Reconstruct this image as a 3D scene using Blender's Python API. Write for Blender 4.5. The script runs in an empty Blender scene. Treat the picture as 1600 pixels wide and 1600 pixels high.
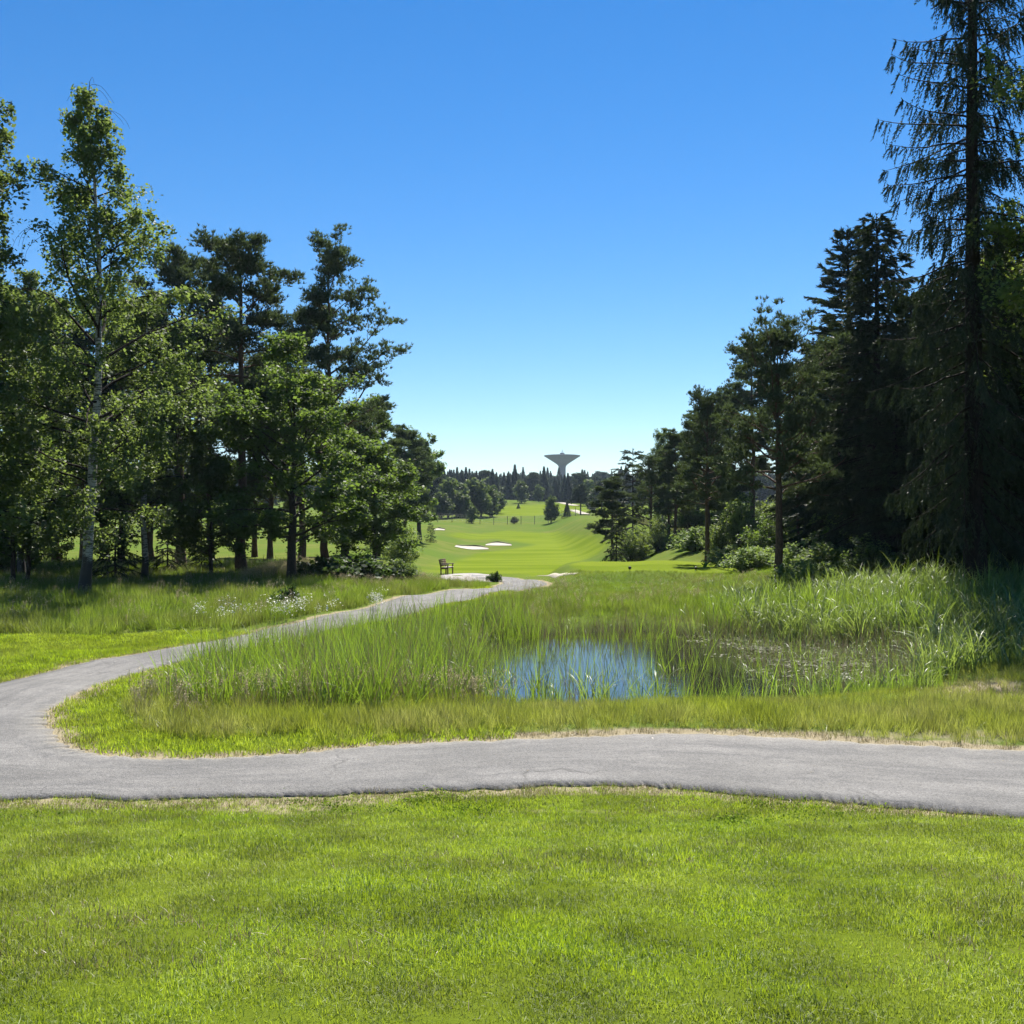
import bpy, math, random
import numpy as np
from mathutils import Vector

# ------------------------------------------------------------------ camera, sky, sun, exposure
scene = bpy.context.scene
R = math.radians
CAM_Z = 2.75
F = 1600.0            # focal length in photograph pixels (1600 px square)
HOR = 815.0           # row of the horizon in the photograph
cam_d = bpy.data.cameras.new('camera'); cam = bpy.data.objects.new('camera', cam_d)
scene.collection.objects.link(cam); scene.camera = cam
cam.location = (0, 0, CAM_Z)
cam.rotation_euler = (R(90) + math.atan((HOR - 800) / F), 0, 0)
cam_d.sensor_width = 36; cam_d.lens = 36.0
cam_d.clip_start = 0.1; cam_d.clip_end = 6000

SUN_EL, SUN_AZ = 52.0, 13.0      # azimuth measured clockwise from +Y (the view direction)
world = bpy.data.worlds.new('World'); scene.world = world; world.use_nodes = True
wn = world.node_tree.nodes; wl = world.node_tree.links
wn.clear()
sky = wn.new('ShaderNodeTexSky'); sky.sky_type = 'NISHITA'; sky.sun_disc = False
sky.sun_elevation = R(SUN_EL); sky.sun_rotation = R(SUN_AZ)
sky.altitude = 50; sky.air_density = 1.0; sky.dust_density = 0.0; sky.ozone_density = 3.0
hsv = wn.new('ShaderNodeHueSaturation'); hsv.inputs['Saturation'].default_value = 1.36; hsv.inputs['Hue'].default_value = .504; hsv.inputs['Value'].default_value = 1.03
bgn = wn.new('ShaderNodeBackground'); bgn.inputs['Strength'].default_value = 0.05
won = wn.new('ShaderNodeOutputWorld')
wl.new(sky.outputs[0], hsv.inputs['Color']); wl.new(hsv.outputs[0], bgn.inputs['Color']); wl.new(bgn.outputs[0], won.inputs['Surface'])
sun_d = bpy.data.lights.new('sun', 'SUN'); sun_d.energy = 4.6; sun_d.angle = R(0.55); sun_d.color = (1.0, 0.945, 0.86)
sun = bpy.data.objects.new('sun', sun_d); scene.collection.objects.link(sun)
sdir = Vector((math.sin(R(SUN_AZ)) * math.cos(R(SUN_EL)), math.cos(R(SUN_AZ)) * math.cos(R(SUN_EL)), math.sin(R(SUN_EL))))
sun.rotation_euler = sdir.to_track_quat('Z', 'Y').to_euler(); sun.location = sdir * 60
vs = scene.view_settings
vs.view_transform = 'Standard'; vs.look = 'None'; vs.exposure = 1.38; vs.gamma = 1.0; vs.use_curve_mapping = False
scene.cycles.max_bounces = 6; scene.cycles.diffuse_bounces = 3; scene.cycles.glossy_bounces = 3
scene.cycles.transmission_bounces = 4; scene.cycles.use_denoising = True; scene.cycles.use_adaptive_sampling = True; scene.cycles.adaptive_threshold = .02

# ------------------------------------------------------------------ helpers
COL = scene.collection
PI = math.pi

def tag(o, label=None, cat=None, group=None, kind=None):
    if label: o['label'] = label
    if cat: o['category'] = cat
    if group: o['group'] = group
    if kind: o['kind'] = kind
    return o

def link(name, data, parent=None):
    o = bpy.data.objects.new(name, data); COL.objects.link(o)
    if parent is not None: o.parent = parent
    return o

def empty(name, loc=(0, 0, 0), rz=0.0, sc=1.0):
    o = link(name, None); o.location = loc; o.rotation_euler = (0, 0, rz)
    o.scale = (sc, sc, sc) if not hasattr(sc, '__len__') else sc
    o.empty_display_size = 0.2
    return o

def np_mesh(name, verts, faces, mat=None, var=None, smooth=False):
    """faces: (M,k) int array of one k, or list of such arrays"""
    me = bpy.data.meshes.new(name)
    verts = np.asarray(verts, dtype=np.float32)
    fl = faces if isinstance(faces, list) else [faces]
    fl = [np.asarray(f, dtype=np.int32) for f in fl if len(f)]
    loops = np.concatenate([f.ravel() for f in fl])
    tot = np.concatenate([np.full(len(f), f.shape[1], dtype=np.int32) for f in fl])
    start = np.concatenate([[0], np.cumsum(tot)[:-1]]).astype(np.int32)
    me.vertices.add(len(verts)); me.vertices.foreach_set('co', verts.ravel())
    me.loops.add(len(loops)); me.loops.foreach_set('vertex_index', loops)
    me.polygons.add(len(tot)); me.polygons.foreach_set('loop_start', start)
    if smooth: me.polygons.foreach_set('use_smooth', np.ones(len(tot), dtype=bool))
    if var is not None:
        a = me.attributes.new('var', 'FLOAT', 'POINT'); a.data.foreach_set('value', np.asarray(var, dtype=np.float32))
    me.update(calc_edges=True)
    if mat: me.materials.append(mat)
    return me

class MB:
    """collects boxes, tubes, lathes into one mesh"""
    def __init__(s): s.v = []; s.f = {}; s.n = 0
    def add(s, verts, faces):
        faces = np.asarray(faces)
        s.v.append(np.asarray(verts, dtype=np.float32)); s.f.setdefault(faces.shape[1], []).append(faces + s.n); s.n += len(verts)
    def box(s, x0, x1, y0, y1, z0, z1):
        v = [(x0, y0, z0), (x1, y0, z0), (x1, y1, z0), (x0, y1, z0), (x0, y0, z1), (x1, y0, z1), (x1, y1, z1), (x0, y1, z1)]
        s.add(v, [(0, 3, 2, 1), (4, 5, 6, 7), (0, 1, 5, 4), (1, 2, 6, 5), (2, 3, 7, 6), (3, 0, 4, 7)])
    def bar(s, a, b, w, t, up=(0, 0, 1)):
        a, b = Vector(a), Vector(b); d = (b - a).normalized(); u = Vector(up)
        if abs(d.dot(u)) > .95: u = Vector((1, 0, 0))
        r = d.cross(u).normalized() * w / 2; q = r.cross(d).normalized() * t / 2
        v = [a - r - q, a + r - q, a + r + q, a - r + q, b - r - q, b + r - q, b + r + q, b - r + q]
        s.add([tuple(p) for p in v], [(0, 1, 2, 3), (4, 7, 6, 5), (0, 4, 5, 1), (1, 5, 6, 2), (2, 6, 7, 3), (3, 7, 4, 0)])
    def tube(s, pts, rad, n=6, cap=True):
        pts = np.asarray(pts, dtype=float); rad = np.asarray(rad, dtype=float); m = len(pts)
        d = np.gradient(pts, axis=0); d /= np.linalg.norm(d, axis=1)[:, None] + 1e-9
        ref = np.where(np.abs(d[:, 2:3]) > .9, np.array([[1., 0, 0]]), np.array([[0, 0, 1.]]))
        if np.mean(np.abs(d[:, 2])) > .6: ref = np.tile(np.array([[1., 0, 0]]), (m, 1))
        else: ref = np.tile(np.array([[0.05, 0.03, 1.]]), (m, 1))
        u = np.cross(d, ref); u /= np.linalg.norm(u, axis=1)[:, None] + 1e-9
        w = np.cross(d, u)
        a = np.arange(n) * 2 * PI / n
        ring = u[:, None, :] * np.cos(a)[None, :, None] + w[:, None, :] * np.sin(a)[None, :, None]
        v = (pts[:, None, :] + ring * rad[:, None, None]).reshape(-1, 3)
        i = np.arange(m - 1)[:, None] * n; j = np.arange(n)[None, :]; j2 = (j + 1) % n
        f = np.stack([i + j, i + j2, i + n + j2, i + n + j], -1).reshape(-1, 4)
        s.add(v, f)
    def lathe(s, prof, n=48, c=(0, 0, 0)):
        prof = np.asarray(prof, dtype=float); m = len(prof); a = np.arange(n) * 2 * PI / n
        v = np.stack([prof[:, 0][:, None] * np.cos(a) + c[0], prof[:, 0][:, None] * np.sin(a) + c[1], np.repeat(prof[:, 1][:, None], n, 1) + c[2]], -1).reshape(-1, 3)
        i = np.arange(m - 1)[:, None] * n; j = np.arange(n)[None, :]; j2 = (j + 1) % n
        f = np.stack([i + j, i + j2, i + n + j2, i + n + j], -1).reshape(-1, 4)
        s.add(v, f)
    def mesh(s, name, mat, smooth=False):
        return np_mesh(name, np.concatenate(s.v), [np.concatenate(x) for x in s.f.values()], mat, smooth=smooth)
    def build(s, name, mat, parent=None, smooth=False):
        return link(name, s.mesh(name, mat, smooth), parent)

def smooth01(a, b, x):
    t = np.clip((np.asarray(x, dtype=float) - a) / (b - a), 0, 1); return t * t * (3 - 2 * t)

def hermite(xs, ys):
    xs = np.asarray(xs, float); ys = np.asarray(ys, float)
    dl = np.diff(ys) / np.diff(xs); m = np.zeros(len(xs)); m[0] = dl[0]; m[-1] = dl[-1]
    for i in range(1, len(xs) - 1):
        m[i] = 0 if dl[i - 1] * dl[i] <= 0 else 2 * dl[i - 1] * dl[i] / (dl[i - 1] + dl[i])
    def fn(x):
        x = np.clip(np.asarray(x, float), xs[0], xs[-1]); k = np.clip(np.searchsorted(xs, x) - 1, 0, len(xs) - 2)
        h = xs[k + 1] - xs[k]; t = (x - xs[k]) / h
        return ((2 * t**3 - 3 * t**2 + 1) * ys[k] + (t**3 - 2 * t**2 + t) * h * m[k] + (-2 * t**3 + 3 * t**2) * ys[k + 1] + (t**3 - t**2) * h * m[k + 1])
    return fn

# ------------------------------------------------------------------ terrain height
PC = hermite([-60, -5, 0, 3, 5, 7, 8.5, 9.8, 13.5, 16, 19, 24, 30, 36, 42, 50, 65, 100, 150, 185, 220, 260, 330, 400, 480, 560, 800, 1285, 2500],
             [1.5, 1.2, 1.1, 1.0, .80, .47, .2, 0, 0, -.12, -.28, -.32, -.2, -.05, -.1, -.3, -.6, -1.3, -1.0, .1, 1.5, 3.0, 7.0, 11.5, 14.5, 17, 26, 35, 30])
PL = hermite([-60, 20, 40, 60, 90, 135, 200, 260, 330, 2500], [0, 0, 0, 0, .05, .2, 1.6, 3.6, 7.6, 30])
PR = hermite([-60, 9, 18, 26, 34, 42, 60, 80, 120, 200, 260, 330, 2500], [0, .0, 0.05, .45, .7, .75, .95, 1.3, 2.2, 3.4, 4.5, 7.6, 30])
POND = (3.6, 23.3, 5.8, 6.3)
WATER_Z = -0.42
def pond_r(x, y):
    a = np.arctan2(y - POND[1], x - POND[0])
    return np.sqrt(((x - POND[0]) / POND[2])**2 + ((y - POND[1]) / POND[3])**2) / (1 + .07 * np.sin(3 * a + 1) + .05 * np.sin(5 * a))
def H0(x, y):
    x = np.asarray(x, float); y = np.asarray(y, float)
    c = PC(y)
    wl_ = smooth01(-5, -13, x) * smooth01(38, 55, y) * (1 - smooth01(260, 330, y))
    wr_ = smooth01(6.5, 15, x) * smooth01(15, 30, y) * (1 - smooth01(260, 330, y))
    z = c * (1 - wl_ - wr_) + PL(y) * wl_ + PR(y) * wr_
    # raised tee
    te = ((np.clip(np.abs(x - 8.2) - 3.6, 0, None)) / 2.6)**2 + ((np.clip(np.abs(y - 58.5) - 5.5, 0, None)) / 4.0)**2
    z = z + (0.22 - z) * (1 - smooth01(0.05, 1, te))
    # folds of the far fairway
    far = smooth01(70, 110, y) * (1 - smooth01(300, 400, y))
    z = z + far * (.12 * np.sin(x * .11 + y * .05) + .14 * np.sin(y * .075 - x * .04 + 1.3))
    near = smooth01(13.5, 17, y) * (1 - smooth01(60, 80, y))
    z = z + near * .04 * (np.sin(x * 1.3 + y * .7) + np.sin(y * 1.1 - x * .8))
    hf = smooth01(300, 380, y)
    z = z + hf * (2.2 * np.sin(x * .017 + .8) * np.sin(y * .011) + 1.0 * np.sin(x * .045 + y * .02))
    # pond basin
    r = pond_r(x, y)
    z = z - (1 - smooth01(.72, 1.12, r)) * .62
    return z
def at(u, d, dz=0.0):
    x = (u - 800) / F * d
    return (x, d, float(H0(x, d)) + dz)
def hit(u, v):
    """point of the terrain along a photograph ray"""
    s = (v - HOR) / F; d = np.arange(2.5, 700, .05)
    z = CAM_Z - s * d; g = H0((u - 800) / F * d, d)
    k = np.argmax(z <= g); dd = d[k]
    return ((u - 800) / F * dd, dd)

# ------------------------------------------------------------------ the cart path: pairs (outer edge, inner edge)
pairs_px = [((1600, 1277), (1600, 1174)), ((1400, 1261), (1400, 1164)), ((1250, 1247), (1200, 1152)), ((1100, 1236), (1050, 1147)),
            ((975, 1226), (900, 1151)), ((800, 1230), (712, 1160)), ((650, 1235), (556, 1168)), ((500, 1242), (440, 1179)), ((350, 1246), (281, 1186)),
            ((150, 1248), (187, 1182))]
pairs = [(hit(*a), hit(*b)) for a, b in pairs_px]
d0 = np.array(pairs[0][0]) - np.array(pairs[1][0]); d1 = np.array(pairs[0][1]) - np.array(pairs[1][1])
pre = [((pairs[0][0][0] + d0[0] * k, pairs[0][0][1] + d0[1] * k * 1.1), (pairs[0][1][0] + d1[0] * k, pairs[0][1][1] + d1[1] * k * 1.1)) for k in (9, 5, 2.2)]
pairs = pre + pairs
pairs += [((-6.9, 10.35), hit(141, 1177)), ((-9.0, 11.2), hit(100, 1162)), ((-10.0, 13.2), hit(75, 1137)), ((-10.1, 15.2), hit(74, 1112)),
          ((-9.6, 17.0), hit(109, 1090)), (hit(30, 1061), hit(172, 1063)), (hit(156, 1031), hit(240, 1044)), (hit(312, 1004), hit(400, 1010)),
          (hit(406, 985), hit(556, 976)), (hit(494, 965), hit(619, 965)), (hit(587, 946), hit(681, 947)), (hit(681, 926), hit(744, 934)),
          (hit(744, 920), hit(806, 923)), (hit(772, 917), hit(842, 917)), (hit(784, 913), hit(854, 912)), (hit(786, 909), hit(840, 906.5)),
          (hit(780, 907), hit(806, 903)), (hit(762, 906.5), hit(775, 899.5)), (hit(735, 906), hit(738, 898))]
def catmull(P, n):
    P = np.array(P, float); Q = np.vstack([2 * P[0] - P[1], P, 2 * P[-1] - P[-2]]); out = []
    for i in range(1, len(Q) - 2):
        t = np.linspace(0, 1, n, endpoint=False)[:, None]
        a, b, c, d = Q[i - 1], Q[i], Q[i + 1], Q[i + 2]
        out.append(.5 * (2 * b + (c - a) * t + (2 * a - 5 * b + 4 * c - d) * t**2 + (3 * b - a - 3 * c + d) * t**3))
    out.append(P[-1:]); return np.vstack(out)
EO = catmull([p[0] for p in pairs], 26); EI = catmull([p[1] for p in pairs], 26)
rngp = np.random.default_rng(5)
nrm = (EO - EI) / np.linalg.norm(EO - EI, axis=1)[:, None]
wob = np.convolve(rngp.normal(0, .055, len(EO)), np.ones(5) / 4, 'same')[:, None]; wob2 = np.convolve(rngp.normal(0, .055, len(EO)), np.ones(3) / 3, 'same')[:, None]
EO = EO + nrm * (wob + rngp.normal(0, .009, wob.shape)); EI = EI - nrm * (wob2 + rngp.normal(0, .009, wob.shape))
# distance field of the path
GX0, GY0, GS = -24.0, 4.0, 0.1
gx = np.arange(GX0, 22, GS); gy = np.arange(GY0, 68, GS)
SD = np.full((len(gy), len(gx)), 9.0, dtype=np.float32)
samp = []
for k in range(len(EO)):
    n_ = max(3, int(np.linalg.norm(EO[k] - EI[k]) / .1)); samp.append(EO[k] + (EI[k] - EO[k]) * np.linspace(0.02, .98, n_)[:, None])
samp = np.vstack(samp)
W_ = 1.6; kk = int(W_ / GS)
for sx, sy in samp:
    i = int((sx - GX0) / GS); j = int((sy - GY0) / GS)
    if i < kk or j < kk or i > len(gx) - kk - 1 or j > len(gy) - kk - 1: continue
    X_, Y_ = gx[i - kk:i + kk] - sx, gy[j - kk:j + kk] - sy
    sub = SD[j - kk:j + kk, i - kk:i + kk]; np.minimum(sub, np.sqrt(X_[None, :]**2 + Y_[:, None]**2), out=sub)
SD -= 0.10          # roughly zero at the asphalt edge
def path_sd(x, y):
    i = ((np.asarray(x) - GX0) / GS).astype(int); j = ((np.asarray(y) - GY0) / GS).astype(int)
    ok = (i >= 0) & (j >= 0) & (i < len(gx)) & (j < len(gy))
    r = np.full(np.shape(x), 9.0); r[ok] = SD[j[ok], i[ok]]; return r

# ------------------------------------------------------------------ zones of the ground
GRAVEL = np.array([hit(u, v) for u, v in [(694, 908), (690, 899), (712, 896.5), (745, 896), (775, 898), (792, 902), (784, 908), (740, 909.5)]])
def in_poly(x, y, P):
    x = np.asarray(x, float); y = np.asarray(y, float); c = np.zeros(x.shape, bool); n = len(P)
    for i in range(n):
        x1, y1 = P[i]; x2, y2 = P[(i + 1) % n]
        t = ((y1 > y) != (y2 > y)) & (x < (x2 - x1) * (y - y1) / (y2 - y1 + 1e-12) + x1); c ^= t
    return c
FAIR = np.array([hit(u, v) for u, v in [(665, 893), (690, 880), (745, 864), (800, 858), (838, 851), (775, 842), (700, 838), (712, 832), (790, 829), (870, 830),
                                        (925, 836), (948, 850), (940, 862), (905, 876), (880, 884), (862, 897), (800, 899), (740, 895)]])
FAIR2 = np.array([(x, y) for x, y in [(-14, 300), (-10, 340), (20, 372), (44, 372), (44, 330), (20, 290), (0, 285)]])
def soft(P, x, y, w):
    """blurred polygon mask"""
    s = np.zeros(np.shape(x)); offs = [(0, 0), (1, 0), (-1, 0), (0, 2), (0, -2), (.7, 1.4), (-.7, -1.4)]
    for a, b in offs: s += in_poly(x + a * w, y + b * w, P)
    return s / len(offs)

# ================================================================== materials
def mat(name):
    m = bpy.data.materials.new(name); m.use_nodes = True; n = m.node_tree.nodes; n.clear()
    return m, n, m.node_tree.links
def nd(n, t, **kw):
    o = n.new(t)
    for k, v in kw.items(): setattr(o, k, v)
    return o
def noise(n, l, scale, vec=None, detail=3, rough=.55):
    t = n.new('ShaderNodeTexNoise'); t.inputs['Scale'].default_value = scale; t.inputs['Detail'].default_value = detail; t.inputs['Roughness'].default_value = rough
    if vec is not None: l.new(vec, t.inputs['Vector'])
    return t.outputs['Fac']
def ramp(n, l, fac, stops):
    r = n.new('ShaderNodeValToRGB'); e = r.color_ramp.elements
    while len(e) < len(stops): e.new(.5)
    for k, (p, c) in enumerate(stops):
        e[k].position = p; e[k].color = (c, c, c, 1) if not hasattr(c, '__len__') else (*c, 1)
    l.new(fac, r.inputs['Fac']); return r.outputs['Color']
def mix(n, l, fac, a, b, blend='MIX'):
    m = n.new('ShaderNodeMix'); m.data_type = 'RGBA'; m.blend_type = blend
    for s, v in ((m.inputs[0], fac), (m.inputs[6], a), (m.inputs[7], b)):
        if isinstance(v, (int, float)): s.default_value = v
        elif hasattr(v, '__len__'): s.default_value = (*v, 1)
        else: l.new(v, s)
    return m.outputs[2]
def math_(n, l, op, a, b=None, clamp=False):
    m = n.new('ShaderNodeMath'); m.operation = op; m.use_clamp = clamp
    for s, v in zip(m.inputs, (a, b)):
        if v is None: continue
        if isinstance(v, (int, float)): s.default_value = v
        else: l.new(v, s)
    return m.outputs[0]
def attr(n, name):
    a = n.new('ShaderNodeAttribute'); a.attribute_name = name; return a.outputs['Fac']
def out(n, l, sh, disp=None):
    o = n.new('ShaderNodeOutputMaterial'); l.new(sh, o.inputs['Surface']); return o
def bump(n, l, h, strength, dist):
    b = n.new('ShaderNodeBump'); b.inputs['Strength'].default_value = strength; b.inputs['Distance'].default_value = dist
    l.new(h, b.inputs['Height']); return b.outputs[0]

def leaf_mat(name, dark, light, trans=(.2, .3, .03), tfac=.4, gloss=.05, patch=None, patch_scale=.5, grough=.45, rnd=.35):
    """leaf tissue: diffuse reflection, light through the blade and a waxy sheen; 'var' varies leaf by leaf"""
    m, n, l = mat(name)
    v = attr(n, 'var'); oi = n.new('ShaderNodeObjectInfo')
    c = mix(n, l, v, dark, light)
    t = mix(n, l, v, [x * .75 for x in trans], trans)
    if patch:
        g = n.new('ShaderNodeNewGeometry'); nf = ramp(n, l, noise(n, l, patch_scale, g.outputs['Position'], 5, .65), [(.40, 0.), (.6, 1.)])
        nf2 = ramp(n, l, noise(n, l, patch_scale * 3.1, g.outputs['Position'], 4, .6), [(.38, .62), (.62, 1.12)])
        c = mix(n, l, nf, c, patch); t = mix(n, l, nf, t, [p * 1.7 for p in patch]); c = mix(n, l, 1.0, c, nf2, 'MULTIPLY'); t = mix(n, l, 1.0, t, nf2, 'MULTIPLY')
    hs = n.new('ShaderNodeHueSaturation'); hs2 = n.new('ShaderNodeHueSaturation')
    k = math_(n, l, 'ADD', math_(n, l, 'MULTIPLY', oi.outputs['Random'], rnd), 1 - rnd / 2)
    for h_, c_ in ((hs, c), (hs2, t)):
        l.new(k, h_.inputs['Value']); l.new(c_, h_.inputs['Color'])
    d = n.new('ShaderNodeBsdfDiffuse'); l.new(hs.outputs[0], d.inputs['Color'])
    tr = n.new('ShaderNodeBsdfTranslucent'); l.new(hs2.outputs[0], tr.inputs['Color'])
    ms = n.new('ShaderNodeMixShader'); ms.inputs[0].default_value = tfac; l.new(d.outputs[0], ms.inputs[1]); l.new(tr.outputs[0], ms.inputs[2])
    gl = n.new('ShaderNodeBsdfGlossy'); gl.inputs['Roughness'].default_value = grough; gl.inputs['Color'].default_value = (1, 1, 1, 1)
    m2 = n.new('ShaderNodeMixShader'); m2.inputs[0].default_value = gloss; l.new(ms.outputs[0], m2.inputs[1]); l.new(gl.outputs[0], m2.inputs[2])
    out(n, l, m2.outputs[0]); return m

def simple_mat(name, c1, c2, scale=8, rough=.8, bmp=0, stretch=None, spec=.3):
    m, n, l = mat(name); tc = n.new('ShaderNodeTexCoord'); vec = tc.outputs['Object']
    if stretch:
        mp = n.new('ShaderNodeMapping'); mp.inputs['Scale'].default_value = stretch; l.new(vec, mp.inputs['Vector']); vec = mp.outputs[0]
    f = noise(n, l, scale, vec, 5, .65); c = mix(n, l, ramp(n, l, f, [(.35, 0.), (.65, 1.)]), c1, c2)
    p = n.new('ShaderNodeBsdfPrincipled'); l.new(c, p.inputs['Base Color']); p.inputs['Roughness'].default_value = rough; p.inputs['Specular IOR Level'].default_value = spec
    if bmp: l.new(bump(n, l, f, bmp, .03), p.inputs['Normal'])
    out(n, l, p.outputs[0]); return m

M = {}
M['birch_leaf'] = leaf_mat('birch_leaf', (.034, .062, .014), (.075, .112, .026), (.21, .29, .055), .45, .03, grough=.55)
M['oak_leaf'] = leaf_mat('oak_leaf', (.030, .062, .013), (.06, .105, .022), (.19, .29, .04), .45, .03, grough=.55)
M['sun_leaf'] = leaf_mat('sun_leaf', (.05, .09, .018), (.09, .14, .03), (.24, .32, .05), .45, .03, grough=.55)
M['pine_needle'] = leaf_mat('pine_needle', (.024, .044, .021), (.066, .094, .046), (.11, .155, .045), .36, .03)
M['spruce_needle'] = leaf_mat('spruce_needle', (.014, .028, .012), (.036, .054, .021), (.05, .075, .018), .22, .02)
M['far_leaf'] = leaf_mat('far_leaf', (.045, .075, .024), (.10, .14, .045), (.16, .22, .05), .35, .02)
M['far_needle'] = leaf_mat('far_needle', (.026, .044, .024), (.06, .08, .042), (.07, .1, .035), .25, .02)
M['lawn_blade'] = leaf_mat('lawn_blade', (.11, .185, .010), (.19, .27, .022), (.42, .57, .018), .48, .03, patch=(.225, .28, .022), patch_scale=.45, grough=.6)
M['meadow_blade'] = leaf_mat('meadow_blade', (.11, .155, .018), (.20, .235, .038), (.4, .48, .038), .46, .03, patch=(.215, .225, .05), patch_scale=.5)
M['rough_blade'] = leaf_mat('rough_blade', (.06, .125, .013), (.125, .19, .026), (.29, .43, .03), .46, .03, patch=(.15, .18, .03), patch_scale=.3)
M['clover_leaf'] = leaf_mat('clover_leaf', (.06, .115, .014), (.10, .16, .022), (.24, .36, .03), .42, .0)
M['dry_blade'] = leaf_mat('dry_blade', (.17, .145, .07), (.28, .235, .12), (.25, .21, .09), .35, .04)
M['seed_head'] = leaf_mat('seed_head', (.36, .31, .19), (.5, .43, .29), (.5, .42, .26), .45, .02)
M['reed_blade'] = leaf_mat('reed_blade', (.065, .12, .014), (.12, .19, .026), (.28, .42, .028), .45, .05, rnd=.5)
M['reed_pale'] = leaf_mat('reed_pale', (.07, .115, .03), (.13, .18, .05), (.28, .38, .06), .42, .05, rnd=.5)
M['dead_stem'] = leaf_mat('dead_stem', (.11, .09, .05), (.27, .22, .13), (.2, .16, .08), .3, .04)
M['fern'] = leaf_mat('fern', (.06, .11, .025), (.12, .18, .045), (.26, .36, .07), .42, .03, grough=.55)
M['dark_leaf'] = leaf_mat('dark_leaf', (.02, .045, .012), (.045, .08, .02), (.10, .17, .03), .35, .025, grough=.55)
M['flower'] = leaf_mat('flower', (.55, .56, .48), (.78, .78, .7), (.4, .4, .32), .3, .02)
M['float_leaf'] = leaf_mat('float_leaf', (.06, .075, .03), (.20, .19, .12), (.10, .11, .04), .25, .02, grough=.5)
M['bark_dark'] = simple_mat('bark_dark', (.022, .017, .014), (.06, .048, .038), 9, .9, .9, (3, 3, .6))
M['bark_spruce'] = simple_mat('bark_spruce', (.013, .011, .0095), (.034, .028, .023), 9, .95, .9, (3, 3, .7), .1)
M['bark_pine'] = simple_mat('bark_pine', (.045, .030, .022), (.14, .085, .055), 7, .9, .9, (3, 3, .7))
M['bark_twig'] = simple_mat('bark_twig', (.016, .013, .011), (.036, .029, .024), 10, .95, spec=.1)
def birch_bark():
    m, n, l = mat('bark_birch'); tc = n.new('ShaderNodeTexCoord')
    mp = n.new('ShaderNodeMapping'); mp.inputs['Scale'].default_value = (1.5, 1.5, 7); l.new(tc.outputs['Object'], mp.inputs['Vector'])
    band = ramp(n, l, noise(n, l, 2.2, mp.outputs[0], 5, .7), [(.47, 0.), (.56, 1.)])
    sx = n.new('ShaderNodeSeparateXYZ'); l.new(tc.outputs['Object'], sx.inputs[0])
    # rough black plates climb the foot of an old birch
    base = math_(n, l, 'SUBTRACT', 1.0, math_(n, l, 'DIVIDE', sx.outputs['Z'], 2.6), True)
    plate = ramp(n, l, math_(n, l, 'ADD', noise(n, l, 2.2, tc.outputs['Object'], 5, .7), math_(n, l, 'MULTIPLY', base, .5)), [(.62, 0.), (.72, 1.)])
    c = mix(n, l, band, (.36, .35, .325), (.05, .043, .038)); c = mix(n, l, plate, c, (.03, .026, .024))
    p = n.new('ShaderNodeBsdfPrincipled'); l.new(c, p.inputs['Base Color']); p.inputs['Roughness'].default_value = .7
    l.new(bump(n, l, noise(n, l, 8, mp.outputs[0], 4), .4, .02), p.inputs['Normal'])
    out(n, l, p.outputs[0]); return m
M['bark_birch'] = birch_bark()

def ground_mat():
    m, n, l = mat('ground'); g = n.new('ShaderNodeNewGeometry'); P = g.outputs['Position']
    n1 = noise(n, l, .35, P, 5); n2 = noise(n, l, 3.0, P, 6, .65); n3 = noise(n, l, 45, P, 4, .7); n4 = noise(n, l, .06, P, 5)
    rough_c = mix(n, l, ramp(n, l, n1, [(.35, 0.), (.65, 1.)]), (.10, .145, .026), (.155, .17, .048))
    rough_c = mix(n, l, ramp(n, l, n4, [(.4, 0.), (.62, 1.)]), rough_c, (.10, .15, .03))
    mp = n.new('ShaderNodeMapping'); mp.inputs['Scale'].default_value = (.07, .16, .3); mp.inputs['Rotation'].default_value = (0, 0, .2); l.new(P, mp.inputs['Vector'])
    stripe = ramp(n, l, noise(n, l, 1, mp.outputs[0], 3), [(.4, 0.), (.6, 1.)])
    fair_c = mix(n, l, stripe, (.12, .168, .017), (.16, .205, .025))
    lawn_c = mix(n, l, n2, (.075, .11, .010), (.13, .165, .02))
    c = mix(n, l, attr(n, 'fair'), rough_c, fair_c)
    c = mix(n, l, attr(n, 'lawn'), c, lawn_c)
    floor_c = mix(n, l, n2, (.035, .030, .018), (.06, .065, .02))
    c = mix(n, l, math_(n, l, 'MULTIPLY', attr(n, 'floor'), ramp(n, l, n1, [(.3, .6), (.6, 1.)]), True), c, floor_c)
    dryf = math_(n, l, 'MULTIPLY', attr(n, 'dry'), math_(n, l, 'ADD', .25, math_(n, l, 'MULTIPLY', n2, 1.5)), True)
    c = mix(n, l, ramp(n, l, dryf, [(.3, 0.), (.6, 1.)]), c, mix(n, l, n3, (.20, .165, .10), (.42, .36, .25)))
    c = mix(n, l, attr(n, 'mud'), c, (.03, .026, .018))
    c = mix(n, l, math_(n, l, 'MULTIPLY', n3, .45), c, mix(n, l, 1.0, c, (.45, .5, .45), 'MULTIPLY'))
    d = n.new('ShaderNodeBsdfPrincipled'); l.new(c, d.inputs['Base Color']); d.inputs['Roughness'].default_value = .95; d.inputs['Specular IOR Level'].default_value = .0
    l.new(bump(n, l, n3, .5, .03), d.inputs['Normal'])
    out(n, l, d.outputs[0]); return m
M['ground'] = ground_mat()
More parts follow.
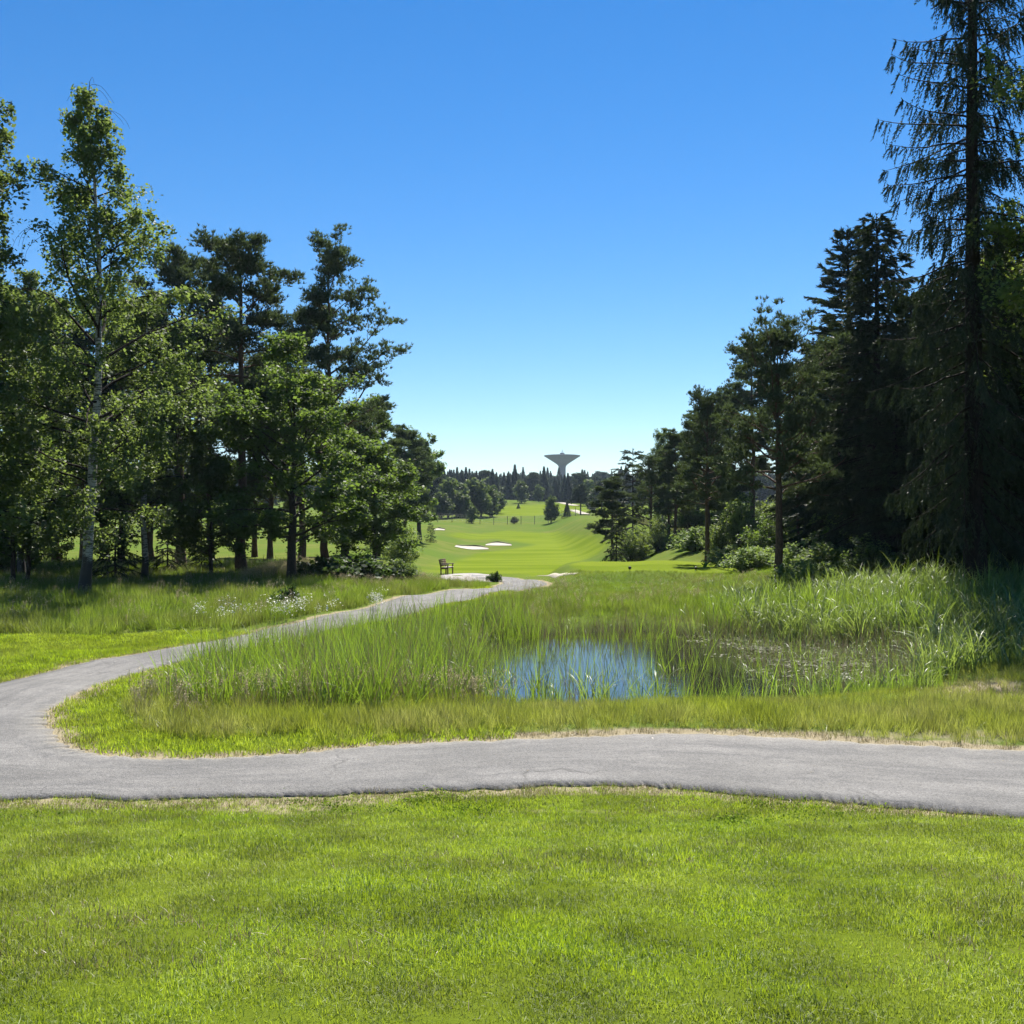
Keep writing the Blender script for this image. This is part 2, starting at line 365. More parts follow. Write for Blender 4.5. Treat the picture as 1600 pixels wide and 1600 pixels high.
def asphalt_mat():
    m, n, l = mat('asphalt'); g = n.new('ShaderNodeNewGeometry'); P = g.outputs['Position']; ac = attr(n, 'across'); al = attr(n, 'along')
    n1 = noise(n, l, .7, P, 5); n2 = noise(n, l, 55, P, 4, .75); n3 = noise(n, l, 5, P, 6, .75); n4 = noise(n, l, 1.7, P, 6, .7)
    vo = n.new('ShaderNodeTexVoronoi'); vo.inputs['Scale'].default_value = 75; l.new(P, vo.inputs['Vector'])
    c = mix(n, l, ramp(n, l, n1, [(.35, 0.), (.65, 1.)]), (.134, .130, .122), (.184, .178, .168))
    cx = n.new('ShaderNodeCombineXYZ'); l.new(math_(n, l, 'MULTIPLY', ac, 6.0), cx.inputs[0]); l.new(math_(n, l, 'MULTIPLY', al, .28), cx.inputs[1])
    c = mix(n, l, ramp(n, l, noise(n, l, 1.6, cx.outputs[0], 5, .65), [(.42, 0.), (.66, .75)]), c, (.088, .087, .086))          # tyre worn lines along the path
    c = mix(n, l, ramp(n, l, n4, [(.55, 0.), (.72, .55)]), c, (.20, .192, .178))                                                   # dusty patches
    c = mix(n, l, ramp(n, l, n3, [(.45, 0.), (.7, .45)]), c, (.095, .093, .092))
    edge = math_(n, l, 'ABSOLUTE', math_(n, l, 'SUBTRACT', ac, .5)); edge = math_(n, l, 'ADD', edge, math_(n, l, 'MULTIPLY', math_(n, l, 'SUBTRACT', n3, .5), .16))
    c = mix(n, l, ramp(n, l, edge, [(.455, 0.), (.52, .7)]), c, (.23, .205, .16))                                                    # soil and grit washed over the edges
    ce = n.new('ShaderNodeTexVoronoi'); ce.feature = 'DISTANCE_TO_EDGE'; ce.inputs['Scale'].default_value = .55
    wv = n.new('ShaderNodeVectorMath'); wv.operation = 'ADD'; l.new(P, wv.inputs[0]); nz = n.new('ShaderNodeTexNoise'); nz.inputs['Scale'].default_value = 2.5; nz.inputs['Detail'].default_value = 5; l.new(P, nz.inputs['Vector'])
    sc = n.new('ShaderNodeVectorMath'); sc.operation = 'SCALE'; sc.inputs['Scale'].default_value = .5; l.new(nz.outputs['Color'], sc.inputs[0]); l.new(sc.outputs[0], wv.inputs[1]); l.new(wv.outputs[0], ce.inputs['Vector'])
    crack = math_(n, l, 'MULTIPLY', ramp(n, l, ce.outputs['Distance'], [(.004, 1.), (.013, 0.)]), ramp(n, l, n1, [(.52, 0.), (.62, .45)]))
    c = mix(n, l, .85, c, ramp(n, l, vo.outputs['Color'], [(.1, (.6, .6, .6)), (.8, (1.28, 1.28, 1.28))]), 'MULTIPLY')
    c = mix(n, l, ramp(n, l, n2, [(.62, 0.), (.72, .8)]), c, (.3, .29, .275))
    c = mix(n, l, crack, c, (.04, .038, .036))
    p = n.new('ShaderNodeBsdfPrincipled'); l.new(c, p.inputs['Base Color']); p.inputs['Roughness'].default_value = .85; p.inputs['Specular IOR Level'].default_value = .25
    l.new(bump(n, l, math_(n, l, 'ADD', math_(n, l, 'SUBTRACT', vo.outputs['Distance'], crack), n2), .5, .012), p.inputs['Normal'])
    out(n, l, p.outputs[0]); return m
M['asphalt'] = asphalt_mat()
M['gravel'] = simple_mat('gravel', (.2, .19, .18), (.36, .34, .31), 3, .95, .4)
M['far_track'] = simple_mat('far_track', (.30, .27, .21), (.42, .38, .30), 1, .95)
M['sand'] = simple_mat('sand', (.36, .325, .26), (.45, .405, .33), 1.5, .95, .2)
M['concrete'] = simple_mat('concrete', (.105, .108, .105), (.14, .142, .138), .35, .85, 0, (1, 1, .25))
M['concrete_dark'] = simple_mat('concrete_dark', (.10, .10, .10), (.14, .14, .14), .3, .85)
M['metal'] = simple_mat('metal', (.3, .3, .31), (.4, .4, .41), 4, .5)
M['bench_wood'] = simple_mat('bench_wood', (.06, .035, .022), (.12, .07, .045), 6, .7, .3, (1, 8, 8))
M['bench_sunlit'] = simple_mat('bench_sunlit', (.22, .19, .16), (.32, .28, .24), 6, .7, .3, (1, 8, 8))  # paler copy of bench_wood: sunlight on seat and armrests put into the colour
M['black_paint'] = simple_mat('black_paint', (.012, .012, .013), (.02, .02, .02), 20, .35)
M['post_wood'] = simple_mat('post_wood', (.12, .10, .08), (.2, .17, .14), 4, .85)
M['wire'] = simple_mat('wire', (.16, .17, .16), (.22, .22, .21), 4, .6)
M['rock'] = simple_mat('rock', (.16, .15, .14), (.3, .285, .27), 2.2, .9, .6)
def water_mat():
    m, n, l = mat('pond_water'); g = n.new('ShaderNodeNewGeometry')
    p = n.new('ShaderNodeBsdfPrincipled'); p.inputs['Base Color'].default_value = (.016, .017, .012, 1); p.inputs['Roughness'].default_value = .015; p.inputs['IOR'].default_value = 1.333
    mp = n.new('ShaderNodeMapping'); mp.inputs['Scale'].default_value = (2.2, 6, 1); l.new(g.outputs['Position'], mp.inputs['Vector'])
    l.new(bump(n, l, noise(n, l, 1.2, mp.outputs[0], 3), .06, .03), p.inputs['Normal'])
    out(n, l, p.outputs[0]); return m
M['water'] = water_mat()

# ================================================================== the ground sheet
def steps(parts):
    o = []
    for a, b, s in parts: o.append(np.arange(a, b, s))
    o.append([parts[-1][1]]); return np.concatenate(o)
xp = steps([(0, 16, .25), (16, 30, .5), (30, 80, 2), (80, 300, 12), (300, 2400, 150)])
xs = np.concatenate([-xp[:0:-1], xp])
ys = steps([(-60, -4, 4), (-4, 2, .5), (2, 36, .25), (36, 70, .5), (70, 200, 1.25), (200, 420, 4), (420, 800, 15), (800, 2900, 100)])
XX, YY = np.meshgrid(xs, ys)
ZZ = H0(XX, YY)
sd = path_sd(XX, YY)
ZZ = ZZ - .016 * (1 - smooth01(.15, .9, sd)) - .05 * (1 - smooth01(-.25, -.02, sd))
ZZ = ZZ + smooth01(.2, 1, sd) * (YY < 70) * .012 * np.sin(XX * 5.1 + YY * 3.3) * np.sin(YY * 4.7 - XX * 2.9)
gi = in_poly(XX, YY, GRAVEL); ZZ = ZZ - .04 * gi
nx, ny = len(xs), len(ys)
i = np.arange(ny - 1)[:, None] * nx; j = np.arange(nx - 1)[None, :]
gf = np.stack([i + j, i + j + 1, i + nx + j + 1, i + nx + j], -1).reshape(-1, 4)
gme = np_mesh('ground', np.stack([XX, YY, ZZ], -1).reshape(-1, 3), gf, M['ground'], smooth=True)
def zone(name, arr):
    a = gme.attributes.new(name, 'FLOAT', 'POINT'); a.data.foreach_set('value', np.asarray(arr, dtype=np.float32).ravel())
fair = np.maximum(soft(FAIR, XX, YY, .8), soft(FAIR2, XX, YY, 2.0))
TEE = lambda x, y: 1 - smooth01(.75, 1.0, ((x - 8.2) / 4.9)**4 + ((y - 58.5) / 7.2)**4)
fair = np.maximum(fair, TEE(XX, YY))
LAWN_EDGE = hermite([-40, -16, -10, -6, -3.5, -2.2, 0], [25.5, 26.5, 27.5, 29.0, 34.5, 43, 50])     # far edge of the mown strip beyond the path
lawn_front = (YY < 10.8)
left_strip = (XX < 1) & (YY > 13) & (YY < LAWN_EDGE(np.minimum(XX, 0))) & (XX < -7.0 + .5 * (YY - 20))
inner_strip = (sd < 1.3) & (XX < -2.0) & (YY > 10) & (YY < 26)
def grassy_path_side(x, y): return None
zone('fair', fair); zone('lawn', np.maximum(lawn_front, np.maximum(left_strip * (YY > 14), inner_strip)))
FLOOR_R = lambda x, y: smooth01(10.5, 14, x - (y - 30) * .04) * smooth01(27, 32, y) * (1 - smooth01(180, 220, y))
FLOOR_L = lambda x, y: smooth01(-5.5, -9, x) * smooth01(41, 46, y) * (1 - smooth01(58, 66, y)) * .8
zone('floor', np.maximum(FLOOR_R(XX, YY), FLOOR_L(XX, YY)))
dry = (1 - smooth01(.08, .34, sd)) + 1.1 * np.exp(-((XX - 8.7) / 1.7)**2 - ((YY - 17.6) / 1.7)**2) + .55 * np.exp(-((XX - 6.5) / 3.5)**2 - ((YY - 13.3) / .55)**2)
dry = dry + .5 * np.exp(-((XX + 2.0) / 1.6)**2 - ((YY - 9.9) / .35)**2) + .5 * np.exp(-((XX - 2.6) / 4.)**2 - ((YY - 9.7) / .25)**2) + .5 * np.exp(-((XX - 1.5) / 2.)**2 - ((YY - 13.5) / .4)**2)
zone('dry', np.clip(dry, 0, 1)); zone('mud', 1 - smooth01(.9, 1.12, pond_r(XX, YY)))
tag(link('ground', gme), 'grassy golf course ground rolling away to the far hill', 'ground', kind='structure')

# the asphalt slab, 3 to 4 cm proud of the soil
def strip(name, A, B, m, top=.0, skirt=.12, cols=10):
    n_ = len(A); t = np.linspace(0, 1, cols)
    P2 = A[:, None, :] * (1 - t)[None, :, None] + B[:, None, :] * t[None, :, None]
    z = H0(P2[..., 0], P2[..., 1]) + top + .018 * (1 - (2 * t - 1)**2)[None, :]
    V = np.concatenate([P2, z[..., None]], -1)
    lo = V[:, :1].copy(); lo[..., 2] -= skirt; hi = V[:, -1:].copy(); hi[..., 2] -= skirt
    V = np.concatenate([lo, V, hi], 1); c = cols + 2
    i = np.arange(n_ - 1)[:, None] * c; j = np.arange(c - 1)[None, :]
    f = np.stack([i + j, i + c + j, i + c + j + 1, i + j + 1], -1).reshape(-1, 4)
    me = np_mesh(name, V.reshape(-1, 3), f, m); acr = np.tile(np.concatenate([[0], t, [1]]), (n_, 1)); mid = (A + B) / 2; aln = np.concatenate([[0], np.cumsum(np.linalg.norm(np.diff(mid, axis=0), axis=1))])
    for nm, ar in (('across', acr), ('along', np.repeat(aln[:, None], c, 1))):
        q = me.attributes.new(nm, 'FLOAT', 'POINT'); q.data.foreach_set('value', ar.astype(np.float32).ravel())
    return link(name, me)
tag(strip('cart_path', EO, EI, M['asphalt']), 'winding grey asphalt cart path', 'path', kind='structure')
gv = [(x, y, float(H0(x, y)) + .012) for x, y in catmull(np.vstack([GRAVEL, GRAVEL[:1]]), 6)]
cgx, cgy = GRAVEL.mean(0)
gme2 = np_mesh('gravel_patch', [(cgx, cgy, float(H0(cgx, cgy)) + .03)] + gv, np.array([(0, k, k + 1) for k in range(1, len(gv))]), M['gravel'])
tag(link('gravel_patch', gme2), 'pale gravel standing in front of the bench', 'gravel', kind='structure')
# pond surface
a = np.linspace(0, 2 * PI, 97)[:-1]
rr_ = (1 + .07 * np.sin(3 * a + 1) + .05 * np.sin(5 * a)) * 1.15
pv = np.stack([POND[0] + POND[2] * rr_ * np.cos(a), POND[1] + POND[3] * rr_ * np.sin(a), np.full(96, WATER_Z)], -1)
tag(link('water', np_mesh('water', np.vstack([[[POND[0], POND[1], WATER_Z]], pv]), np.array([(0, 1 + k, 1 + (k + 1) % 96) for k in range(96)]), M['water'])),
    'small pond reflecting the blue sky between reeds', 'pond', kind='structure')
# far gravel tracks on the hill
def far_track(pts, w, top=.12):
    c = catmull(pts, 10); d = np.gradient(c, axis=0); d /= np.linalg.norm(d, axis=1)[:, None]; q = np.stack([-d[:, 1], d[:, 0]], -1) * w / 2
    return strip('gravel_track', c + q, c - q, M['far_track'], top=top, skirt=.3, cols=3)
tag(far_track([hit(868, 784), hit(880, 786), hit(893, 789), hit(903, 790.5)], 3.2), 'thin pale track crossing the far hillside', 'track', kind='structure')
tag(far_track([hit(894, 797), hit(900, 799), hit(906, 801), hit(914, 804)], 2.6), 'short pale track beside the lone far pine', 'track', kind='structure')
tag(far_track([hit(842, 900), hit(862, 898.5), hit(882, 897.5), hit(903, 896.5)], .35, .015), 'thin worn sandy strip before the tee', 'track', kind='structure')

# ================================================================== tree generator
def rnd_unit(rng, n):
    v = rng.normal(size=(n, 3)); return v / np.linalg.norm(v, axis=1)[:, None]

def grow(rng, p0, d0, length, n, wob, grav):
    p = np.array(p0, float); d = np.array(d0, float); d /= np.linalg.norm(d); pts = [p.copy()]; st = length / (n - 1)
    for k in range(n - 1):
        d = d + rng.normal(0, wob, 3); d[2] += grav; d /= np.linalg.norm(d); p = p + d * st; pts.append(p.copy())
    return np.array(pts)

def leaf_faces(rng, C, size, aspect=.72, up=.35, jit=.35, droop=0.):
    """one rhombic leaf per centre"""
    n = len(C); nr = rnd_unit(rng, n); nr[:, 2] = np.abs(nr[:, 2]) + up; nr /= np.linalg.norm(nr, axis=1)[:, None]
    t = rnd_unit(rng, n); t[:, 2] -= droop; t -= nr * np.sum(t * nr, 1)[:, None]; t /= np.linalg.norm(t, axis=1)[:, None] + 1e-9
    b = np.cross(nr, t); L = size * (1 + rng.normal(0, jit, n)).clip(.4, 2)[:, None] / 2; W = L * aspect
    V = np.stack([C - t * L, C + b * W - t * L * .1, C + t * L, C - b * W - t * L * .1], 1).reshape(-1, 3)
    f = np.arange(4 * n).reshape(-1, 4); var = np.repeat(rng.random(n), 4)
    return V, f, var

def needle_faces(rng, C, D, m, L, W, spread=.75, up=.25):
    """m pointed needle bundles round each shoot C pointing along D"""
    n = len(C); C2 = np.repeat(C, m, 0); D2 = np.repeat(D, m, 0)
    d = D2 + rnd_unit(rng, n * m) * spread; d[:, 2] += up; d /= np.linalg.norm(d, axis=1)[:, None]
    s = np.cross(d, rnd_unit(rng, n * m)); s /= np.linalg.norm(s, axis=1)[:, None] + 1e-9
    Ls = (L * rng.uniform(.65, 1.25, n * m))[:, None]
    V = np.stack([C2 - s * W / 2, C2 + s * W / 2, C2 + d * Ls], 1).reshape(-1, 3)
    f = np.arange(3 * n * m).reshape(-1, 3)
    var = np.repeat(np.clip(np.repeat(rng.random(n), m) * .7 + rng.random(n * m) * .3, 0, 1), 3)
    return V, f, var

def trunk_curve(rng, H, r, lean=(0, 0), n=14, wob=.02, flare=1.35, tip=.06, bend=None):
    t = np.linspace(0, 1, n); P = np.stack([lean[0] * t, lean[1] * t, H * t], -1)
    w = np.cumsum(rng.normal(0, wob * H / n * 2, (n, 2)), 0); w[0] = 0; P[:, :2] += w - w[-1:] * t[:, None] * .5
    if bend is not None: P[:, 0] += bend * np.sin(PI * t)
    rad = r * ((1 - t)**.8 * (1 - tip) + tip); rad[0] *= flare
    P[0, 2] -= .25
    return P, rad

def sample_curve(P, t):
    n = len(P) - 1; k = min(int(t * n), n - 1); f = t * n - k; return P[k] * (1 - f) + P[k + 1] * f

class Tree: pass

def make_tree(kind, seed, H, r, base=.25, reach=None, elev=None, n_limb=36, lean=(0, 0), bark='bark_dark', leaf='oak_leaf', leaf_size=.09, per=40, crad=.35,
              sub=7, hang=0., cl_per_sub=2, bend=None, wob=.02, top_tuft=True, bare=None, limb_r=.3, droop=0., tufts=12, needles=12, nl=.17, nw=.028, stems=1, fork=None, side=None, twig=True, upturn=0.):
    """returns (trunk mesh, branch mesh, crown mesh); kind: leaf | pine"""
    rng = np.random.default_rng(seed)
    tm, bm = MB(), MB(); CC, DD = [], []
    Tp, Tr = trunk_curve(rng, H, r, lean, wob=wob, bend=bend)
    tm.tube(Tp, Tr, 10)
    az = rng.uniform(0, 2 * PI)
    for i in range(n_limb):
        t = (i + rng.uniform(0, 1)) / n_limb; hf = base + (1 - base) * t * .985
        az += 2.4 + rng.normal(0, .35)
        Rm = float(np.interp(t, reach[0], reach[1])) * rng.uniform(.62, 1.12)
        if side is not None: Rm *= 1 + side[0] * math.cos(az - side[1])
        el = float(np.interp(t, elev[0], elev[1])) + rng.normal(0, .12)
        p0 = sample_curve(Tp, hf); tr = float(np.interp(hf, np.linspace(0, 1, len(Tr)), Tr))
        d = np.array([math.cos(az) * math.cos(el), math.sin(az) * math.cos(el), math.sin(el)])
        L = Rm / max(.35, math.cos(el)) if el < 1.2 else Rm * 1.5
        P = grow(rng, p0, d, L, 8, .13, -droop / 8 + upturn / 8)
        lr = min(tr * .55, limb_r * r * (.35 + .65 * L / (max(reach[1]) + .01)))
        bm.tube(P, np.linspace(lr, lr * .18 + .004, 8), 5)
        ns = max(2, int(sub * (.45 + .55 * L / max(reach[1]))))
        for k in range(ns):
            s = rng.uniform(.28, 1.0) if k else 1.0
            q0 = sample_curve(P, s); dd = P[min(7, int(s * 7) + 1)] - P[max(0, int(s * 7) - 1)]; dd /= np.linalg.norm(dd) + 1e-9
            sd_ = rnd_unit(rng, 1)[0]; sd_[2] *= .6; dd = dd * .75 + sd_ * .8
            Ls = L * rng.uniform(.16, .36) * (1.15 - .5 * s) + .25
            Q = grow(rng, q0, dd, Ls, 5, .2, .03 - droop / 6 - hang * .10)
            if twig: bm.tube(Q, np.linspace(max(.006, lr * .28), .004, 5), 3)
            for c in range(cl_per_sub):
                w = 1.0 if c == 0 else rng.uniform(.35, .9)
                CC.append(sample_curve(Q, w)); DD.append(Q[-1] - Q[-2])
    if top_tuft:
        for k in range(5): CC.append(sample_curve(Tp, 1 - k * .022) + rng.normal(0, .08, 3)); DD.append(np.array([0, 0, .1]))
    if bare:      # leafless weeping twigs sticking out of the top
        for (hf, a_, el_, L_) in bare:
            p0 = sample_curve(Tp, hf); d = np.array([math.cos(a_) * math.cos(el_), math.sin(a_) * math.cos(el_), math.sin(el_)])
            P = grow(rng, p0, d, L_, 7, .06, .02); bm.tube(P, np.linspace(.028, .010, 7), 4)
            for k in range(4):
                q0 = sample_curve(P, rng.uniform(.65, 1)); Q = grow(rng, q0, d + rng.normal(0, .5, 3), rng.uniform(.7, 1.5), 8, .1, -.38); bm.tube(Q, np.linspace(.010, .006, 8), 3)
    CC = np.array(CC); DD = np.array(DD); DD /= np.linalg.norm(DD, axis=1)[:, None] + 1e-9
    n = len(CC)
    if kind == 'leaf':
        cnt = (per * rng.uniform(.5, 1.4, n)).astype(int); idx = np.repeat(np.arange(n), cnt); m = len(idx)
        scl = rng.uniform(.6, 1.3, n)[idx][:, None] * crad
        off = rnd_unit(rng, m) * (rng.random(m)**.45)[:, None] * scl; off[:, 2] *= .75
        if hang > 0:
            strand = rng.integers(0, 9, m); hx = np.stack([np.sin(strand * 2.4 + idx), np.cos(strand * 2.4 + idx * 1.7)], -1)
            dep = rng.random(m); sl = (rng.uniform(.5, 1.3, n)[idx])
            off[:, :2] = hx * scl * .75 * rng.uniform(.55, 1.05, m)[:, None] + rng.normal(0, .05, (m, 2)); off[:, 2] = -dep * hang * sl * (.6 + .4 * np.sin(strand * 5.1 + idx)) + rng.normal(0, .08, m)
        V, f, var = leaf_faces(rng, CC[idx] + off, leaf_size, droop=.8 if hang else .2)
        var = var * .6 + np.repeat(rng.random(n)[idx], 4) * .4
    else:
        cnt = (tufts * rng.uniform(.5, 1.4, n)).astype(int); idx = np.repeat(np.arange(n), cnt); m = len(idx)
        off = rnd_unit(rng, m) * (rng.random(m)**.5)[:, None] * (crad * rng.uniform(.6, 1.25, n)[idx])[:, None]; off[:, 2] = off[:, 2] * .5 + .08
        D = DD[idx] * .35 + off / (crad + .01) * .6; D[:, 2] += .35
        V, f, var = needle_faces(rng, CC[idx] + off, D, needles, nl, nw)
    t = Tree(); t.trunk = tm.mesh('trunk', M[bark], True); t.branches = bm.mesh('branches', M[bark if bark != 'bark_birch' else 'bark_twig'], True)
    t.crown = np_mesh('crown', V, f, M[leaf], var); t.H = float(np.percentile(V[:, 2], 99.9))
    return t

def make_spruce(seed, H, r, base=.08, Rb=3.0, n_whorl=34, per=5, droop=.9, sparse=1.0, needle='spruce_needle', hang=.55, nl=.11, nw=.03, shape=.85, tw=9, nb=9, up_top=.5, rag=.35, stiff=0.):
    """spruce with whorls of drooping branches hung with twigs"""
    rng = np.random.default_rng(seed); tm, bm = MB(), MB(); Tp, Tr = trunk_curve(rng, H, r, wob=.006, tip=.04); tm.tube(Tp, Tr, 10)
    C, D = [], []
    for w in range(n_whorl):
        t = (w + rng.uniform(-.3, .3)) / n_whorl; t = min(max(t, 0), .995); hf = base + (1 - base) * t
        L0 = Rb * (1 - t)**shape * (.35 + .65 * min(1, t * 5 + .55)) + .22
        a0 = rng.uniform(0, 2 * PI); nbr = per if t < .9 else max(3, per - 1)
        for b in range(nbr):
            a_ = a0 + b * 2 * PI / nbr + rng.normal(0, .25); L = L0 * rng.uniform(1 - rag * 1.4, 1 + rag * .6)
            el = up_top * (t - .45) * 1.6 + rng.normal(0, .1); d = np.array([math.cos(a_) * math.cos(el), math.sin(a_) * math.cos(el), math.sin(el)])
            p = sample_curve(Tp, hf + rng.uniform(-.008, .008)); pts = [p.copy()]; dd = d.copy(); n_ = 8; st = L / (n_ - 1)
            for k in range(n_ - 1):
                dd = dd + rng.normal(0, .05, 3); dd[2] += (-droop * .16 * (1 - t) if k < 4 else .13 * droop + stiff); dd /= np.linalg.norm(dd); p = p + dd * st; pts.append(p.copy())
            P = np.array(pts); lr = min(.045, .012 + .010 * L); bm.tube(P, np.linspace(lr, .006, n_), 4)
            ntw = max(3, int(tw * sparse * L / 2.2 + 2))
            for k in range(ntw):
                s = rng.uniform(.16, 1) if k > 1 else 1.0
                q = sample_curve(P, s); fw = P[min(7, int(s * 7) + 1)] - P[max(0, int(s * 7) - 1)]; fw /= np.linalg.norm(fw) + 1e-9
                lat = np.cross(fw, [0, 0, 1.]) * rng.choice([-1, 1]); Lt = (.28 + .30 * L * (1.1 - s) * rng.uniform(.5, 1.1)) * rng.uniform(.7, 1.2)
                dt = fw * rng.uniform(.3, .9) + lat * rng.uniform(.1, .9) + np.array([0, 0, -hang * rng.uniform(.3, 1.6)]); dt /= np.linalg.norm(dt)
                tt = np.linspace(.08, 1, nb)[:, None]; curve = q + dt * Lt * tt + np.array([0, 0, -.25 * hang]) * (tt**2) * Lt
                C.append(curve); D.append(np.repeat(dt[None], nb, 0))
            tt = np.linspace(.3, 1, 6); C.append(np.array([sample_curve(P, x) for x in tt])); D.append(np.repeat(P[-1:] - P[-2:-1], 6, 0) / st)
    tt = np.linspace(.93, 1.0, 8); C.append(np.array([sample_curve(Tp, x) for x in tt])); D.append(np.tile([[0, 0, 1.]], (8, 1)))
    C = np.concatenate(C); D = np.concatenate(D)
    V, f, var = needle_faces(rng, C, D, 4, nl, nw, spread=.7, up=-.1)
    t = Tree(); t.trunk = tm.mesh('trunk', M['bark_spruce'], True); t.branches = bm.mesh('branches', M['bark_twig'], True); t.crown = np_mesh('crown', V, f, M[needle], var); t.H = H
    return t

def make_shrub(seed, H, W, leaf, leaf_size=.09, n=60, per=30, crad=.28, dens=1.0):
    rng = np.random.default_rng(seed); bm = MB(); CC = []
    for i in range(n):
        a_ = rng.uniform(0, 2 * PI); q = rng.random()**.6; top = np.array([math.cos(a_) * W * q, math.sin(a_) * W * q, H * (1 - .55 * q * q) * rng.uniform(.45, 1.05)])
        P = np.array([[top[0] * .12, top[1] * .12, -.1], [top[0] * .45, top[1] * .45, top[2] * .5], top]); bm.tube(P, [.016, .011, .005], 3)
        CC.append(top); CC.append(P[1] + rng.normal(0, .12, 3)); CC.append(P[1] * .5 + top * .5 + rng.normal(0, .15, 3))
    CC = np.array(CC); idx = np.repeat(np.arange(len(CC)), per); m = len(idx)
    off = rnd_unit(rng, m) * (rng.random(m)**.5)[:, None] * crad; C = CC[idx] + off; C[:, 2] = np.abs(C[:, 2])
    V, f, var = leaf_faces(rng, C, leaf_size)
    t = Tree(); t.trunk = None; t.branches = bm.mesh('stems', M['bark_twig']); t.crown = np_mesh('foliage', V, f, M[leaf], var); t.H = H
    return t

def make_far(seed, kind):
    """whole tree for distances beyond 200 m: fewer, larger leaf masses"""
    rng = np.random.default_rng(seed); tm = MB(); H = 12.0
    tm.tube([[0, 0, -.5], [0.1, 0, 5], [0, 0, 11]], [.28, .2, .06], 6)
    if kind == 'spruce':
        n = 1300; t = rng.random(n)**.75; a_ = rng.uniform(0, 2 * PI, n); Rr = (2.3 * (1 - t)**1.05 + .05) * rng.uniform(.45, 1.08, n) * (1 + .25 * np.sin(t * 60))
        C = np.stack([np.cos(a_) * Rr, np.sin(a_) * Rr, .8 + t * 11.2 - .25 * Rr], -1); D = np.stack([np.cos(a_), np.sin(a_), -np.ones(n) * .45], -1)
        V, f, var = needle_faces(rng, C, D, 3, .95, .42, .5, 0); lf = 'far_needle'; ax = np.repeat(C, 9, 0); V = ax + (V - ax) * np.repeat(.35 + .75 * (1 - t), 9)[:, None]
    elif kind == 'pine':
        cl = np.stack([rng.normal(0, 1.3, 34), rng.normal(0, 1.3, 34), rng.uniform(4.8, 11.6, 34)], -1); cl[:, :2] *= (1.25 - (cl[:, 2:] - 5.5) / 9)
        idx = np.repeat(np.arange(34), 44); C = cl[idx] + rnd_unit(rng, len(idx)) * rng.random(len(idx))[:, None]**.4 * np.array([[1.1, 1.1, .6]])
        V, f, var = needle_faces(rng, C, C - cl[idx], 3, .7, .34, .8, .3); lf = 'far_needle'
    else:
        cl = rnd_unit(rng, 44) * rng.uniform(.35, 1, 44)[:, None] * np.array([[3.0, 3.0, 5.3]]) + np.array([[0, 0, 5.7]])
        idx = np.repeat(np.arange(44), 46); C = cl[idx] + rnd_unit(rng, len(idx)) * rng.random(len(idx))[:, None]**.4 * 1.25
        V, f, var = leaf_faces(rng, C, .8); lf = 'far_leaf'; var = var * .5 + np.repeat(rng.random(44)[idx], 4) * .5
    t = Tree(); t.trunk = tm.mesh('trunk', M['bark_dark']); t.branches = None; t.crown = np_mesh('crown', V, f, M[lf], var); t.H = H
    return t

def plant(t, name, loc, label, cat='tree', group=None, h=None, rz=0., wide=1.0):
    s = 1.0 if h is None else h / t.H
    o = empty(name, loc, rz, (s * wide, s * wide, s)); tag(o, label, cat, group)
    for nm, me in (('trunk', t.trunk), ('branches', t.branches), ('crown', t.crown)):
        if me is not None: link(nm if t.trunk is not None else ('stems' if nm == 'branches' else 'foliage'), me, o)
    return o

# ------------------------------------------------------------------ tree prototypes
birchA = make_tree('leaf', 11, 19.6, .21, base=.13, reach=([0, .15, .4, .52, .68, .85, 1], [2.6, 4.3, 4.2, 2.7, 1.7, .95, .4]), elev=([0, .3, .6, 1], [.35, .6, .8, 1.1]), n_limb=56,
                   bark='bark_birch', leaf='birch_leaf', leaf_size=.13, per=50, crad=.46, sub=8, hang=.95, cl_per_sub=3, droop=.35, lean=(.1, 0), bend=.35, wob=.018,
                   bare=[(.985, 1.2, 1.35, 1.3), (.97, 2.8, 1.2, 1.5), (.93, .3, 1.25, 1.2), (.80, 3.0, .5, 2.0), (.68, 3.1, .45, 3.0)])
birchB = make_tree('leaf', 12, 18.5, .2, base=.16, reach=([0, .3, .6, .85, 1], [3.2, 3.5, 2.6, 1.6, .5]), elev=([0, .5, 1], [.4, .7, 1.1]), n_limb=44,
                   bark='bark_birch', leaf='birch_leaf', leaf_size=.14, per=60, crad=.5, sub=8, hang=1.0, cl_per_sub=3, droop=.35, wob=.02)
pineA = make_tree('pine', 21, 18, .27, base=.42, reach=([0, .3, .6, .85, 1], [2.4, 3.1, 2.6, 1.7, .6]), elev=([0, .5, 1], [.15, .35, .9]), n_limb=38, bark='bark_pine', leaf='pine_needle',
                  crad=.6, sub=8, cl_per_sub=3, tufts=15, needles=9, nl=.24, nw=.055, wob=.02)
pineB = make_tree('pine', 22, 19.4, .26, base=.36, reach=([0, .2, .35, .55, .8, 1], [3.2, 3.9, 3.5, 2.3, 1.8, .9]), elev=([0, .3, .7, 1], [.1, .3, .7, 1.0]), n_limb=46, bark='bark_pine', leaf='pine_needle',
                  crad=.52, sub=9, cl_per_sub=3, tufts=12, needles=9, nl=.22, nw=.05, wob=.03, droop=.05, side=(.22, 0.))
pineC = make_tree('pine', 23, 11, .21, base=.36, reach=([0, .25, .6, .85, 1], [2.6, 2.9, 2.2, 1.2, .3]), elev=([0, .4, 1], [.25, .45, 1.1]), n_limb=40, bark='bark_pine', leaf='pine_needle',
                  crad=.40, sub=8, cl_per_sub=2, tufts=14, needles=9, nl=.2, nw=.040, wob=.012, upturn=.5)
